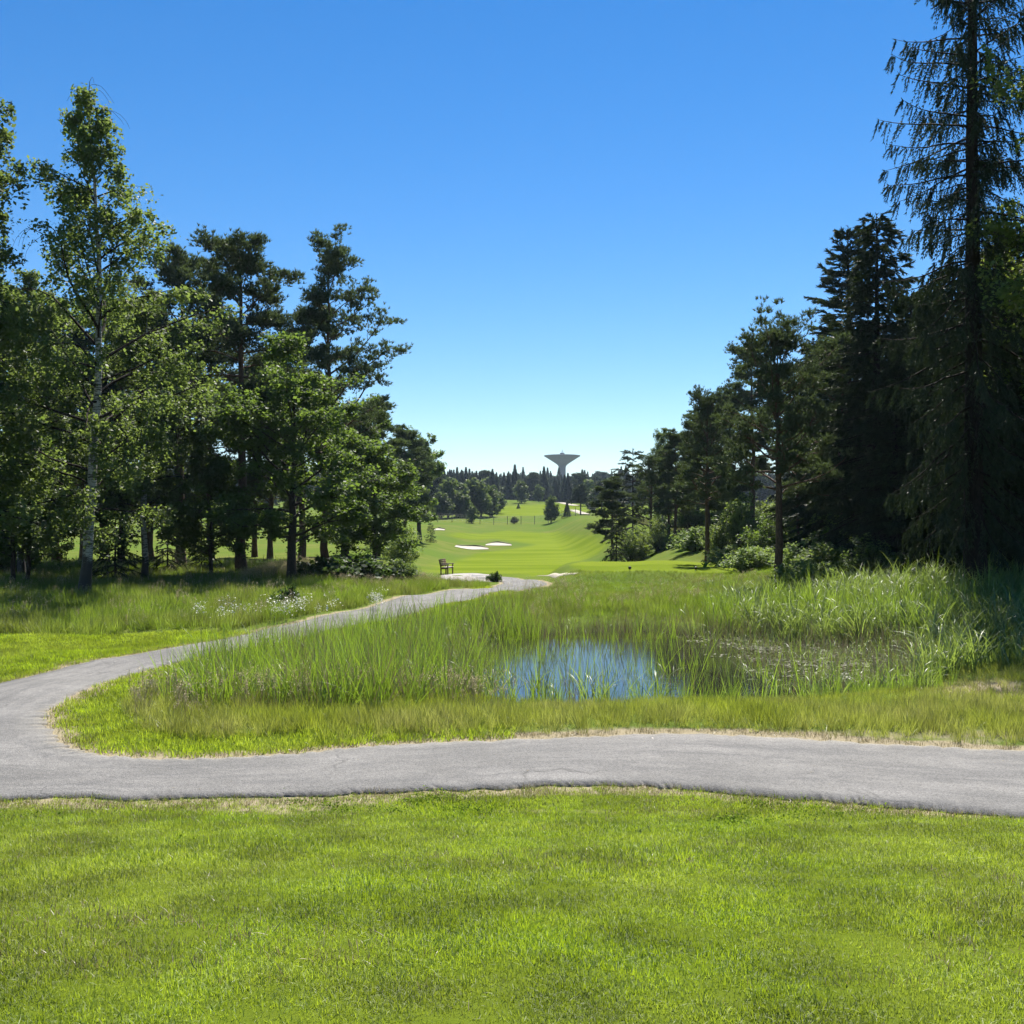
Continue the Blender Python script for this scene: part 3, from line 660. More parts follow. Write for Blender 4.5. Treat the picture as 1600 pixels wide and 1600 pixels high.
pineD = make_tree('pine', 24, 12, .18, base=.24, reach=([0, .4, .8, 1], [2.1, 2.2, 1.2, .3]), elev=([0, .5, 1], [.1, .35, 1.0]), n_limb=34, bark='bark_pine', leaf='pine_needle',
                  crad=.5, sub=7, cl_per_sub=3, tufts=14, needles=9, nl=.26, nw=.06, wob=.02)
oakA = make_tree('leaf', 31, 11.2, .26, base=.21, reach=([0, .2, .45, .7, .9, 1], [4.2, 4.9, 4.4, 3.2, 1.8, .8]), elev=([0, .3, .6, 1], [.1, .35, .7, 1.2]), n_limb=40, leaf='oak_leaf', leaf_size=.165, per=46,
                 crad=.52, sub=11, cl_per_sub=3, wob=.03, limb_r=.4)
oakB = make_tree('leaf', 32, 7.5, .13, base=.2, reach=([0, .3, .7, 1], [2.4, 2.7, 1.7, .5]), elev=([0, .5, 1], [.2, .5, 1.1]), n_limb=30, leaf='oak_leaf', leaf_size=.15, per=40, crad=.45, sub=9, cl_per_sub=3, wob=.03)
oakC = make_tree('leaf', 33, 15, .42, base=.2, reach=([0, .3, .7, .9, 1], [2.8, 3.7, 3.4, 2.2, .8]), elev=([0, .4, 1], [.35, .65, 1.2]), n_limb=34, leaf='oak_leaf', leaf_size=.30, per=36, crad=.7, sub=10, cl_per_sub=3, wob=.03)
spruceA = make_spruce(41, 24.5, .35, base=.10, Rb=3.2, n_whorl=47, per=6, droop=.75, sparse=1.25, hang=1.15, nl=.13, nw=.036, shape=.5, tw=15, nb=8, rag=.45)
spruceB = make_spruce(42, 17, .2, base=.06, Rb=2.5, n_whorl=44, per=7, droop=.6, hang=.6, tw=15, shape=.72, nl=.17, nw=.05)
spruceC = make_spruce(43, 18, .22, base=.05, Rb=3.7, n_whorl=36, per=7, droop=.25, hang=.12, tw=17, shape=.78, nl=.17, nw=.05, up_top=.8, stiff=.02, rag=.25)
youngS = make_spruce(44, 4.5, .06, base=.03, Rb=1.5, n_whorl=16, per=5, droop=.4, hang=.3, tw=9, shape=.95, nl=.12, nw=.035)
rightB = make_tree('leaf', 51, 15, .2, base=.25, reach=([0, .4, .8, 1], [2.2, 2.6, 1.6, .5]), elev=([0, .5, 1], [.4, .6, 1.1]), n_limb=34, bark='bark_birch', leaf='sun_leaf', leaf_size=.11, per=44, crad=.42, sub=8, cl_per_sub=3, hang=.7, droop=.3)
shrubA = make_shrub(61, 2.6, 1.5, 'oak_leaf', .11)
shrubB = make_shrub(62, 3.2, 1.5, 'sun_leaf', .11, n=66)
shrubC = make_shrub(63, 1.3, 1.1, 'fern', .12, n=46, per=26)
shrubD = make_shrub(64, 1.0, 1.2, 'dark_leaf', .17, n=34, per=22)
FS = [make_far(70 + k, 'spruce') for k in range(3)]; FP = [make_far(80 + k, 'pine') for k in range(3)]; FL = [make_far(90 + k, 'leaf') for k in range(3)]
rT = random.Random(4)
DEEP_L = ['pine in the shade between thin leafy trunks and white birch', 'pine just behind and right of the white birch trunk', 'pine left of and behind the thick dark pine trunk', 'shaded pine behind the leftmost thin trunked leafy trees', 'pine filling the gap between the two dark left pines', 'spruce mostly outside the left edge of the photograph', 'pine at the left edge, far behind the cut birch', 'slim pine far behind the white birch trunk', 'slim pine far behind the thick dark pine trunk', 'slim pine far behind the second thin trunked leafy tree', 'rounded leafy tree behind the tall open pine', 'slim pine in the dark right of the white birch']
DEEP_R = ['low spruce left of the giant spruce trunk', 'spruce close behind right of the giant spruce trunk', 'spruce rising at the right edge beside the sunlit birch leaves', 'spruce right of the tall pointed spruce', 'spruce behind the giant spruce on its left', 'spruce behind the giant spruce on its right', 'spruce farther back at the right edge of the photograph', 'spruce just outside the right edge, casting shade', 'spruce between bushy pine and brownish pine, far back', 'spruce far behind the tall pointed spruce', 'pine far behind the bushy pine crown', 'pine far back between open topped and bushy pines', 'pine far back beneath the tiered fir', 'farthest pine above the grassy bank', 'small spruce at the foot of the tall pointed spruce', 'small spruce under the giant spruce boughs', 'far back spruce left of the giant spruce', 'farthest spruce behind the giant spruce trunk']

# ------------------------------------------------------------------ left wood
plant(birchA, 'birch_tree', at(130, 38), 'tall leaning birch with white trunk and bare weeping twigs at its top', h=18.7)
plant(birchB, 'birch_tree', at(-75, 35), 'birch cut by the left edge of the photograph, drooping foliage', h=17.5, rz=1.0)
plant(birchB, 'birch_tree', at(35, 50), 'shorter birch crown behind and left of the white trunked birch', h=15.0, rz=3.4, wide=1.15)
plant(birchB, 'birch_tree', at(225, 47), 'pale green birch crown right of the white trunked birch', h=13.5, rz=5.1, wide=1.1)
plant(pineA, 'pine_tree', at(285, 58), 'pine with thick dark trunk, left of the tallest pines', h=18.3, rz=.6)
plant(pineA, 'pine_tree', at(378, 53), 'dense dark round topped pine behind the spreading leafy tree', h=17.6, rz=2.4, wide=1.1)
plant(pineB, 'pine_tree', at(512, 58), 'tall open pine with long crooked limbs reaching right', h=19.4, rz=0.1)
plant(oakA, 'maple_tree', at(455, 47), 'broad leafy green tree with a dark forked trunk in the meadow', h=11.0, rz=1.1, wide=1.15)
plant(oakB, 'leafy_tree', at(20, 44), 'thin trunked leafy tree at the far left of the meadow', h=7.2, rz=0.3)
plant(oakB, 'leafy_tree', at(45, 45), 'second thin trunked leafy tree from the left edge', h=6.8, rz=2.2)
plant(oakB, 'leafy_tree', at(330, 50), 'small leafy tree between the birch and the spreading tree', h=6.4, rz=4.0, wide=1.2)
plant(oakB, 'leafy_tree', at(585, 58), 'leafy young tree at the right end of the left wood', h=7.4, rz=5.0, wide=1.3)
plant(pineD, 'pine_tree', at(422, 74), 'pine whose bare trunk stands behind the spreading leafy tree', h=15, rz=.5)
plant(pineD, 'pine_tree', at(398, 78), 'thin pine far behind the spreading leafy tree', h=15, rz=2.5)
plant(pineA, 'pine_tree', at(470, 66), 'dark pine filling the gap left of the tall open pine', h=16.5, rz=4.4)
plant(pineD, 'pine_tree', at(590, 84), 'pine behind the right end of the left wood', h=13.0, rz=3.4, wide=1.2)
plant(pineD, 'pine_tree', at(632, 110), 'dark pine left of the big lone tree', h=13.3, rz=1.4, wide=1.3)
plant(oakC, 'oak_tree', at(655, 135), 'big lone leafy tree at the left side of the fairway', h=14.8, rz=.4)
plant(youngS, 'young_tree', at(673, 140), 'tiny reddish sapling right of the big lone tree', h=2.6)
for k, (u, d, h, w, pr) in enumerate([(90, 62, 16, 1.1, pineA), (165, 64, 17, 1.2, pineA), (235, 66, 16.5, 1.2, pineA), (20, 60, 15, 1.2, pineA), (330, 68, 16, 1.1, pineA), (-60, 55, 16, 1.2, spruceB), (-30, 70, 17, 1.2, pineA),
                                      (130, 72, 14, 1.3, pineD), (280, 74, 14, 1.3, pineD), (55, 76, 14, 1.3, pineD), (540, 74, 12, 1.2, oakC), (190, 60, 13, 1.2, pineD)]):
    plant(pr, 'background_tree', at(u, d), DEEP_L[k], group='trees deep in the left wood', h=h, rz=rT.uniform(0, 6), wide=w)
for k, (u, d, h, lab) in enumerate([(180, 46, 4.2, 'small dark spruce right of the white birch trunk'), (262, 52, 3.6, 'little spruce left of the thick pine trunk'), (315, 55, 3.4, 'little spruce right of the thick pine trunk')]):
    plant(youngS, 'young_spruce', at(u, d), lab, group='young spruces under the left wood', h=h, rz=k)
for k, (u, d, h, w, pr, lab) in enumerate([
        (15, 52, 2.4, 1.4, shrubA, 'leafy bush at the left edge of the wood'), (545, 51, 1.3, 1.3, shrubD, 'dark large leaved plant right of the spreading tree'), (580, 50, 1.15, 1.3, shrubD, 'dark large leaved plant nearest the pale fern clump'),
        (622, 50, 1.15, 1.1, shrubC, 'pale fern clump at the end of the dark leafy plants'), (510, 49.5, 1.2, 1.2, shrubD, 'dark leafy plant closest to the spreading tree'), (772, 53.5, .5, .7, shrubD, 'small green bush inside the bend of the path'), (449, 33.5, .7, .55, shrubD, 'rounded dark green tussock in the tall grass'), (628, 70, 3.4, .9, shrubB, 'sunlit yellow green bush at the wood edge')]):
    plant(pr, 'bush', at(u, d), lab, 'bush', h=h, rz=k * 1.3, wide=w)

# ------------------------------------------------------------------ right wood
plant(spruceA, 'spruce_tree', at(1524, 30), 'giant drooping spruce rising out of the frame', h=24.5, rz=.4, wide=.86)
plant(pineC, 'pine_tree', at(1215, 42), 'bushy pine with bare reddish trunk in front of the right wood', h=11.2, rz=1.0)
plant(spruceB, 'spruce_tree', at(1370, 45), 'tall dark spruce with pointed top left of the giant spruce', h=15.5, rz=1.2, wide=1.4)
plant(spruceC, 'fir_tree', at(1328, 56), 'fir with flat tiered branches jutting left', h=18.0, rz=.5, wide=1.3)
plant(pineD, 'pine_tree', at(1318, 50), 'brownish pine between bushy pine and tiered fir', h=11.2, rz=2.0, wide=1.15)
plant(pineC, 'pine_tree', at(1105, 62), 'open topped pine left of the bushy pine', h=11.0, rz=2.5, wide=.85)
plant(pineD, 'pine_tree', at(1247, 60), 'slim pine close behind the bushy pine', h=9.0, rz=3.5, wide=.85)
plant(pineA, 'pine_tree', at(1176, 74), 'thick trunked pine behind the ferns', h=14.5, rz=1.9)
plant(pineD, 'pine_tree', at(1107, 80), 'pine with thin trunk above the grassy bank', h=10.5, rz=5, wide=1.2)
plant(pineD, 'pine_tree', at(1055, 86), 'pine above the shaded part of the bank', h=9.2, rz=.9, wide=1.2)
plant(pineD, 'pine_tree', at(1045, 92), 'pine paired with the one above the bank shade', h=8.4, rz=2.9, wide=1.1)
plant(birchB, 'birch_tree', at(1036, 96), 'small birch topping the right wood edge', h=9.8, rz=2.9, wide=.9)
plant(pineC, 'pine_tree', at(1018, 90), 'thin topped pine behind the pale bushes', h=8.0, rz=4.2, wide=1.0)
plant(youngS, 'spruce_tree', at(989, 100), 'spire topped spruce near the fairway', h=8.9, rz=4.2, wide=1.0)
plant(pineD, 'pine_tree', at(957, 92), 'dark bushy pine at the fairway corner', h=7.4, rz=4.9, wide=1.5)
plant(youngS, 'young_pine', at(963, 72), 'young thin pine standing alone before the fairway corner', h=4.4, rz=1, wide=.8)
for k, (u, d, h, w, pr) in enumerate([(1455, 39, 11, 1.4, spruceB), (1590, 36, 12.5, 1.4, spruceB), (1660, 32, 13, 1.4, spruceB), (1425, 54, 14, 1.3, spruceB), (1490, 46, 13.5, 1.5, spruceB), (1560, 50, 15.5, 1.5, spruceB), (1640, 44, 15, 1.5, spruceB), (1720, 40, 15, 1.4, spruceB),
        (1270, 66, 13.5, 1.3, spruceB), (1355, 70, 15, 1.3, spruceB), (1215, 82, 14, 1.2, pineA), (1140, 92, 13, 1.3, pineD), (1290, 84, 15, 1.3, pineA), (1090, 104, 12, 1.3, pineD), (1400, 40, 9, 1.3, spruceB), (1545, 33, 11, 1.2, spruceB), (1440, 62, 16, 1.5, spruceB), (1530, 64, 17, 1.6, spruceB)]):
    plant(pr, 'background_tree', at(u, d), DEEP_R[k], group='conifers deep in the right wood', h=h, rz=rT.uniform(0, 6), wide=w)
plant(rightB, 'birch_tree', at(1705, 28), 'sunlit yellow green birch leaves at the right edge', h=16.0, rz=2.0)
for k, (u, d, h, w, pr, lab) in enumerate([(985, 78, 2.9, 1.2, shrubB, 'pale green bush nearest the fairway corner'), (1003, 79, 2.3, 1.1, shrubB, 'smaller pale bush between two pale green bushes'), (1028, 80, 2.7, 1.0, shrubB, 'pale green bush next to the bank'),
        (1160, 66, 3.6, .9, shrubB, 'tall pale sapling beside the thick pine trunk'), (1125, 66, 2.2, 1.2, shrubB, 'light bush above the end of the tee'), (1190, 54, 1.2, 1.2, shrubC, 'pale ferns behind the bushy pine trunk'), (1250, 47, 1.1, 1.3, shrubC, 'bright ferns right of the bushy pine trunk'),
        (1170, 50, 1.1, 1.4, shrubC, 'low pale ferns at the right end of the tee'), (1232, 39, .8, 1.1, shrubC, 'pale leafy clump at the foot of the bushy pine'), (1290, 43, 1.2, 1.3, shrubC, 'pale ferns below the brownish pine'), (1320, 48, 2.4, 1.3, shrubA, 'darker bush under the tiered fir'), (1140, 58, 1.2, 1.4, shrubC, 'low fern patch behind the tee'),
        (1270, 37, .9, 1.3, shrubC, 'fern clump between bushy pine and reeds'), (1360, 38, 1.6, 1.3, shrubA, 'shaded bush at the dark wood edge'), (1205, 60, 2.6, 1.2, shrubA, 'leafy bush just behind the pine trunks'), (1080, 98, 3.0, 1.6, shrubB, 'pale bush behind the pines above the bank'), (1118, 100, 3.4, 1.6, shrubB, 'pale bush behind the thin trunked pine'), (1150, 90, 3.2, 1.5, shrubA, 'bush left of the thick trunked pine'), (1200, 88, 3.4, 1.5, shrubB, 'pale bush right of the thick trunked pine'), (1240, 76, 3.2, 1.5, shrubA, 'bush behind the slim pine'), (1050, 110, 3.2, 1.8, shrubA, 'bush closing the gap between paired pines'), (1275, 62, 2.8, 1.5, shrubB, 'pale bush deep behind the ferns'), (1088, 70, 1.6, 1.3, shrubC, 'fern clump at the top of the bank')]):
    plant(pr, 'bush', at(u, d), lab, 'bush', h=h, rz=k * 1.7, wide=w)

# ------------------------------------------------------------------ far trees
plant(FL[0], 'lone_tree', at(861, 236), 'dark round lone tree on two thin trunks on the far fairway', h=6.6, wide=1.1)
plant(FS[0], 'lone_spruce', at(886, 238), 'small dark spruce right of the round lone tree', h=3.8, wide=1.25)
plant(FP[0], 'lone_pine', at(907, 250), 'umbrella shaped lone pine with tall bare trunk', h=7.6, wide=1.2)
plant(FL[1], 'lone_bush', at(737, 236), 'pale pointed bush left of the far fairway', 'bush', h=4.2, wide=1.2)
plant(FL[2], 'round_bush', at(804, 240), 'small dark ball shaped bush by the far fence', 'bush', h=1.9, wide=2.0)
plant(FS[1], 'tiny_spruce', at(810, 330), 'tiny dark spruce alone on the far slope', 'bush', h=1.8, wide=1.6)
for k, (u, d, h, w, pr, lab) in enumerate([(700, 262, 11, 1.3, FL[0], 'leafy grove tree directly right of the big lone tree'), (718, 268, 9.5, 1.3, FL[1], 'rounded grove tree at the left of the far fairway'), (736, 275, 11.5, 1.1, FL[2], 'tallest tree in the far left grove'), (752, 272, 10.5, 1.1, FL[0], 'pointed grove tree right of the tallest'), (766, 280, 9.0, 1.2, FL[1], 'grove tree at the far fairway edge'),
        (778, 300, 7.5, 1.2, FL[2], 'last small tree of the far left grove'), (690, 255, 7.5, 1.4, FL[2], 'low grove tree hidden partly by the big lone tree'), (726, 262, 6.5, 1.3, FL[0], 'low tree in front of the far left grove'), (684, 290, 12, 1.3, FP[1], 'dark pine behind the far left grove'), (815, 372, 8.5, 1.2, FL[1], 'pale tree where hill and wood meet'), (842, 390, 7, 1.2, FL[0], 'small pale tree below the far wood'), (925, 300, 8, 1.3, FL[2], 'pale leafy tree right of the lone pine'), (940, 285, 9, 1.3, FP[2], 'dark pine at the right of the far hillside'), (918, 350, 9.5, 1.3, FL[1], 'pale crown at the right of the far wood')]):
    plant(pr, 'grove_tree', at(u, d), lab, group='trees round the far hillside', h=h, rz=k, wide=w)

# ------------------------------------------------------------------ scattered growth by geometry nodes
def collection_of(name, meshes):
    c = bpy.data.collections.new(name)
    for k, me in enumerate(meshes): c.objects.link(bpy.data.objects.new('%s_%02d' % (name, k), me))
    return c
def scatter(name, pts, rot, sc, idx, coll, label, cat):
    me = bpy.data.meshes.new(name); n = len(pts); me.vertices.add(n); me.vertices.foreach_set('co', np.asarray(pts, dtype=np.float32).ravel())
    a = me.attributes.new('rot', 'FLOAT_VECTOR', 'POINT'); a.data.foreach_set('vector', np.asarray(rot, dtype=np.float32).ravel())
    a = me.attributes.new('sc', 'FLOAT_VECTOR', 'POINT'); a.data.foreach_set('vector', np.asarray(sc, dtype=np.float32).ravel())
    a = me.attributes.new('idx', 'INT', 'POINT'); a.data.foreach_set('value', np.asarray(idx, dtype=np.int32))
    o = link(name, me); ng = bpy.data.node_groups.new(name, 'GeometryNodeTree')
    ng.interface.new_socket('Geometry', in_out='INPUT', socket_type='NodeSocketGeometry'); ng.interface.new_socket('Geometry', in_out='OUTPUT', socket_type='NodeSocketGeometry')
    N, L = ng.nodes, ng.links; gi_ = N.new('NodeGroupInput'); go = N.new('NodeGroupOutput'); ip = N.new('GeometryNodeInstanceOnPoints'); ci = N.new('GeometryNodeCollectionInfo')
    ci.inputs['Collection'].default_value = coll; ci.inputs['Separate Children'].default_value = True; ci.inputs['Reset Children'].default_value = True
    def na(nm, ty): x = N.new('GeometryNodeInputNamedAttribute'); x.data_type = ty; x.inputs['Name'].default_value = nm; return x.outputs[0]
    er = N.new('FunctionNodeEulerToRotation'); L.new(na('rot', 'FLOAT_VECTOR'), er.inputs[0])
    L.new(gi_.outputs[0], ip.inputs['Points']); L.new(ci.outputs[0], ip.inputs['Instance']); ip.inputs['Pick Instance'].default_value = True
    L.new(na('idx', 'INT'), ip.inputs['Instance Index']); L.new(er.outputs[0], ip.inputs['Rotation']); L.new(na('sc', 'FLOAT_VECTOR'), ip.inputs['Scale'])
    L.new(ip.outputs[0], go.inputs[0]); md = o.modifiers.new('scatter', 'NODES'); md.node_group = ng
    return tag(o, label, cat, kind='stuff')

def blades(seed, n, Lr, w, rad, lean=.5, curl=.5, seg=3, mats=None, tipw=.0, base_off=.0):
    """tuft of n curved tapering blades"""
    rng = np.random.default_rng(seed); V, Fq, Ft, var = [], [], [], []; c = 0
    for i in range(n):
        a_ = rng.uniform(0, 2 * PI); r0 = rad * math.sqrt(rng.random()); b = rng.uniform(0, 2 * PI) if rng.random() < .5 else a_
        L = rng.uniform(*Lr); d = np.array([math.cos(b), math.sin(b), 0]); s = np.array([-math.sin(b), math.cos(b), 0]); p = np.array([math.cos(a_) * r0, math.sin(a_) * r0, -.01])
        th = abs(rng.normal(0, lean)) * .6; cu = rng.uniform(.2, 1) * curl; x = rng.random(); tw = rng.normal(0, .4); s = s * math.cos(tw) + d * math.sin(tw)
        for k in range(seg + 1):
            t = k / seg; ww = w * (1 - t)**.7 * (1 if k else .8) + tipw * w
            if k < seg: V += [p - s * ww / 2, p + s * ww / 2]; var += [x, x]
            else: V.append(p.copy()); var.append(x)
            th2 = th + cu * (t + .15)**1.5; p = p + (d * math.sin(th2) + np.array([0, 0, math.cos(th2)])) * L / seg
        for k in range(seg - 1): Fq.append((c + 2 * k, c + 2 * k + 1, c + 2 * k + 3, c + 2 * k + 2))
        Ft.append((c + 2 * seg - 2, c + 2 * seg - 1, c + 2 * seg)); c += 2 * seg + 1
    return np.array(V), (np.array(Fq) if Fq else np.zeros((0, 4), int)), np.array(Ft), np.array(var)
def tuft_mesh(seed, m, *a_, **k):
    V, q, t, var = blades(seed, *a_, **k); return np_mesh('tuft', V, [q, t], M[m], var)
def seeded_mesh(seed, n, Lr, stem, head, hl, hw):
    """thin stalks carrying loose seed heads"""
    rng = np.random.default_rng(seed); mb, V, f, var = MB(), [], [], []
    pts = []
    for i in range(n):
        P = grow(rng, [rng.normal(0, .07), rng.normal(0, .07), 0], [rng.normal(0, .12), rng.normal(0, .12), 1], rng.uniform(*Lr), 5, .05, -.02); mb.tube(P, [.0025] * 5, 3)
        pts.append(P[-1] + (P[-2] - P[-1]) * np.linspace(0, 1, 9)[:, None] * hl)
    C = np.concatenate(pts) + np.random.default_rng(seed).normal(0, hw, (n * 9, 3)); V, f, var = leaf_faces(rng, C, .03, .3, 0, droop=-1)
    v0 = np.concatenate(mb.v); q0 = np.concatenate(mb.f[4]); me = np_mesh('seeded_tuft', np.vstack([v0, V]), [np.vstack([q0, f + len(v0)])], M[head], np.concatenate([np.full(len(v0), .3), var])); return me
def reed_mesh(seed, m, H, n, w, curl):
    rng = np.random.default_rng(seed); V, Fq, Ft, var = blades(seed, n, (H * .5, H * 1.1), w, .11, .2, curl, 6); return np_mesh('reed', V, [Fq, Ft], M[m], var)
cl_lawn = collection_of('lawn_tuft', [tuft_mesh(100 + k, 'lawn_blade', 20, (.022, .056), .0052, .06, 2.3, .9, 2) for k in range(5)])
cl_lawn2 = collection_of('mown_tuft', [tuft_mesh(110 + k, 'lawn_blade', 18, (.05, .10), .011, .12, .8, .8, 2) for k in range(4)])
cl_weed = collection_of('weed_rosette', [tuft_mesh(120 + k, 'dark_leaf', 10, (.03, .06), .022, .02, 2.6, .4, 3) for k in range(3)])
cl_clover = collection_of('clover', [np_mesh('clover', *(lambda V, f, v: (V, f, M['clover_leaf'], v))(*leaf_faces(np.random.default_rng(127 + k), np.random.default_rng(k).normal(0, .07, (26, 3)) * [1, 1, .12] + [0, 0, 0.03], .018, .95, .5))) for k in range(3)])
cl_dry = collection_of('dry_tuft', [tuft_mesh(125 + k, 'dry_blade', 12, (.03, .09), .006, .06, 1.4, .8, 2) for k in range(3)])
cl_mead = collection_of('meadow_tuft', [tuft_mesh(130 + k, 'meadow_blade', 16, (.18, .42), .008, .09, .55, .8, 3) for k in range(5)])
cl_rough = collection_of('rough_tuft', [tuft_mesh(135 + k, 'rough_blade', 16, (.2, .42), .010, .10, .55, .8, 3) for k in range(5)])
cl_seed = collection_of('seed_tuft', [seeded_mesh(140 + k, 7, (.4, .75), 0, 'seed_head', .5, .02) for k in range(3)])
cl_reed = collection_of('reed_clump', [reed_mesh(150 + k, 'reed_blade', [1.3, 1.15, 1.4, .95, 1.2, 1.3][k], 10, .017, [.5, .9, .6, 1.5, .8, 1.1][k]) for k in range(6)])
cl_thin = collection_of('rush', [reed_mesh(175 + k, 'reed_blade', 1.15, 5, .017, .5) for k in range(4)])
cl_pale = collection_of('pale_reed', [reed_mesh(160 + k, 'reed_pale', 1.35, 8, .034, 1.9) for k in range(5)])
cl_dead = collection_of('dead_reed', [reed_mesh(170 + k, 'dead_stem', .75, 7, .010, .6) for k in range(4)])
cl_float = collection_of('floating_leaf', [np_mesh('floating_leaf', *(lambda V, f, v: (V, f, M['float_leaf'], v))(*leaf_faces(np.random.default_rng(180 + k), np.random.default_rng(k).normal(0, .2, (9, 3)) * [1, 1, .04], .085, .7, 3.0))) for k in range(3)])
cl_fl = collection_of('flower_tuft', [np_mesh('flower_tuft', *(lambda V, f, v: (V, f, M['flower'], v))(*leaf_faces(np.random.default_rng(190 + k), np.random.default_rng(k).normal(0, .14, (46, 3)) * [1, 1, .9] + [0, 0, .5], .045, .9, .6))) for k in range(3)])
cl_fernleaf = collection_of('undergrowth', [tuft_mesh(195 + k, 'fern', 14, (.2, .5), .05, .15, 1.0, 1.2, 4) for k in range(4)])
rg = np.random.default_rng(77)
def cloud(x0, x1, y0, y1, dens):
    n = int((x1 - x0) * (y1 - y0) * dens); return rg.uniform(x0, x1, n), rg.uniform(y0, y1, n)
def in_view(x, y, m=1.5): return np.abs(x) < .5 * y + m
def place(name, x, y, coll, label, cat, s=(.7, 1.25), tilt=.15, zoff=0., tall=None, mult=1.0):
    n = len(x); z = H0(x, y) - .016 * (1 - smooth01(.15, .9, path_sd(x, y))) + zoff
    rot = np.stack([rg.normal(0, tilt, n), rg.normal(0, tilt, n), rg.uniform(0, 2 * PI, n)], -1); k = rg.uniform(s[0], s[1], n) * mult; kz = k * (tall if tall is not None else 1)
    return scatter(name, np.stack([x, y, z], -1), rot, np.stack([k, k, kz], -1), rg.integers(0, len(coll.objects), n), coll, label, cat)
def wave(x, y, f, ph=0): return .5 + .25 * np.sin(x * f + 1.7 * np.sin(y * f * .7 + ph) + ph) + .25 * np.sin(y * f * 1.3 + 1.3 * np.sin(x * f * .8) + ph * 2)

x, y = cloud(-7.5, 7.5, 2.6, 10.9, 950); sdv = path_sd(x, y)
ok = in_view(x, y, 1.6) & (sdv > -.02) & (y < 10.9) & ((sdv > .25) | (rg.random(len(x)) < .55)) & ~((sdv > 5) & (y > 10.5)); x, y = x[ok], y[ok]
xn, yn = cloud(-4, 4, 2.6, 5.6, 700); kn = in_view(xn, yn, 1.2); x = np.concatenate([x, xn[kn]]); y = np.concatenate([y, yn[kn]])
clump = (wave(x, y, 2.1, .4) > .62) * .28 + (wave(x * .6 + y * .25, y - x * .22, 2.8, 2) > .55) * .22
place('lawn_grass', x, y, cl_lawn, 'short mown lawn grass in the foreground', 'grass', (.7, 1.2), mult=(.86 + clump) * (.78 + .22 * smooth01(3.5, 7, y)))
x, y = cloud(-7, 7, 3, 10.6, 150); pt = wave(x * .7 + .15 * y, y * 1.2 - .2 * x, 1.7, 4); ok = in_view(x, y) & (path_sd(x, y) > .05) & (rg.random(len(x)) < np.clip((pt - .6) * 3.2, .03, .9) + .35 * (y > 9.3))
place('lawn_straw', x[ok], y[ok], cl_dry, 'pale straw lying in patches of the lawn', 'grass', (.55, 1.1))
x, y = cloud(-7, 7, 3, 10.3, 2.5); ok = in_view(x, y) & (path_sd(x, y) > .2) & (y > 8) & (wave(x, y, 1.1) > .45); place('lawn_weeds', x[ok], y[ok], cl_weed, 'dark broad leaved weeds in the lawn', 'weeds', (.5, 1.1))
x, y = cloud(-7, 7, 3, 10.5, 45); ok = in_view(x, y) & (path_sd(x, y) > .15) & (y > 7.6) & (wave(x * 1.1, y * 1.3, 1.4, 5.) > .7 + .08 * rg.random(len(x))); place('lawn_clover', x[ok], y[ok], cl_clover, 'patches of darker clover in the lawn', 'clover', (.7, 1.2))
x, y = cloud(-26, 0, 10.5, 46, 95); sdv = path_sd(x, y)
ls = (y > 13) & (y < LAWN_EDGE(x)) & (x < -7.0 + .5 * (y - 20)) & (sdv > .05); inn = (sdv > .03) & (sdv < 1.2) & (x > -8.3) & (y < 25) & (y > 10.5) & (x < 1)
ok = in_view(x, y, 2) & (ls | inn); place('mown_grass', x[ok], y[ok], cl_lawn2, 'mown grass strip beside the curving path', 'grass', (.7, 1.3))
# dry fringe along the asphalt
x, y = cloud(-11, 11, 8.5, 30, 170); sdv = path_sd(x, y); ok = in_view(x, y, 1.5) & (sdv > -.03) & (sdv < .42 * wave(x, y, 1.3, 2) + .08); place('dry_fringe', x[ok], y[ok], cl_dry, 'straw coloured dry grass fringing the path', 'grass', (.7, 1.4))
x, y = cloud(6, 12, 14.5, 20.5, 60); ok = rg.random(len(x)) < np.exp(-((x - 8.7) / 1.7)**2 - ((y - 17.6) / 1.7)**2); place('dry_bank_grass', x[ok], y[ok], cl_dry, 'dry straw on the bare bank right of the pond', 'grass', (1.2, 2.6))
cl_lit = collection_of('litter', [np_mesh('litter', *(lambda V, f, v: (V, f, M['dead_stem'], v))(*leaf_faces(np.random.default_rng(198 + k), np.random.default_rng(k).normal(0, .12, (3, 3)) * [1, 1, 0] + [0, 0, .022], .022, .5, 2.5))) for k in range(3)])
x, y = cloud(-11, 11, 9, 24, 5); sdv = path_sd(x, y); ok = (sdv < -.05) & (rg.random(len(x)) < .25 + .75 * (wave(x, y, 1.9, 3) > .6)); place('path_litter', x[ok], y[ok], cl_lit, 'dry grass clippings and leaf bits on the asphalt', 'litter', (.5, 1.2), .03, zoff=.012)
# meadow between path and pond
def island(x, y):
    """ground enclosed by the path loop, around the pond"""
    sdv = path_sd(x, y); right_of = (x > np.interp(y, [10, 13, 15, 17, 20, 25, 33, 42, 50], [-4, -6.0, -6.6, -6.6, -6.2, -4.4, -1.8, .5, 2.0])); return right_of & (sdv > .12) & (y > 12.4)
x, y = cloud(-7, 14, 12.3, 21, 150); sdv = path_sd(x, y); r = pond_r(x, y)
lowl = (x < -2.5) & (sdv < .95)
ok = in_view(x, y, 1.5) & island(x, y) & (r > 1.03) & ~lowl & (rg.random(len(x)) < np.clip(sdv * 1.1 - .05, .1, 1)) & (rg.random(len(x)) > .93 * np.exp(-((x - 8.7) / 1.5)**2 - ((y - 17.6) / 1.5)**2))
pm = .55 + .45 * smooth01(1.05, 1.5, r[ok]); place('meadow_grass', x[ok], y[ok], cl_mead, 'yellow green meadow grass between the path and pond', 'grass', (.4, .9), mult=pm)
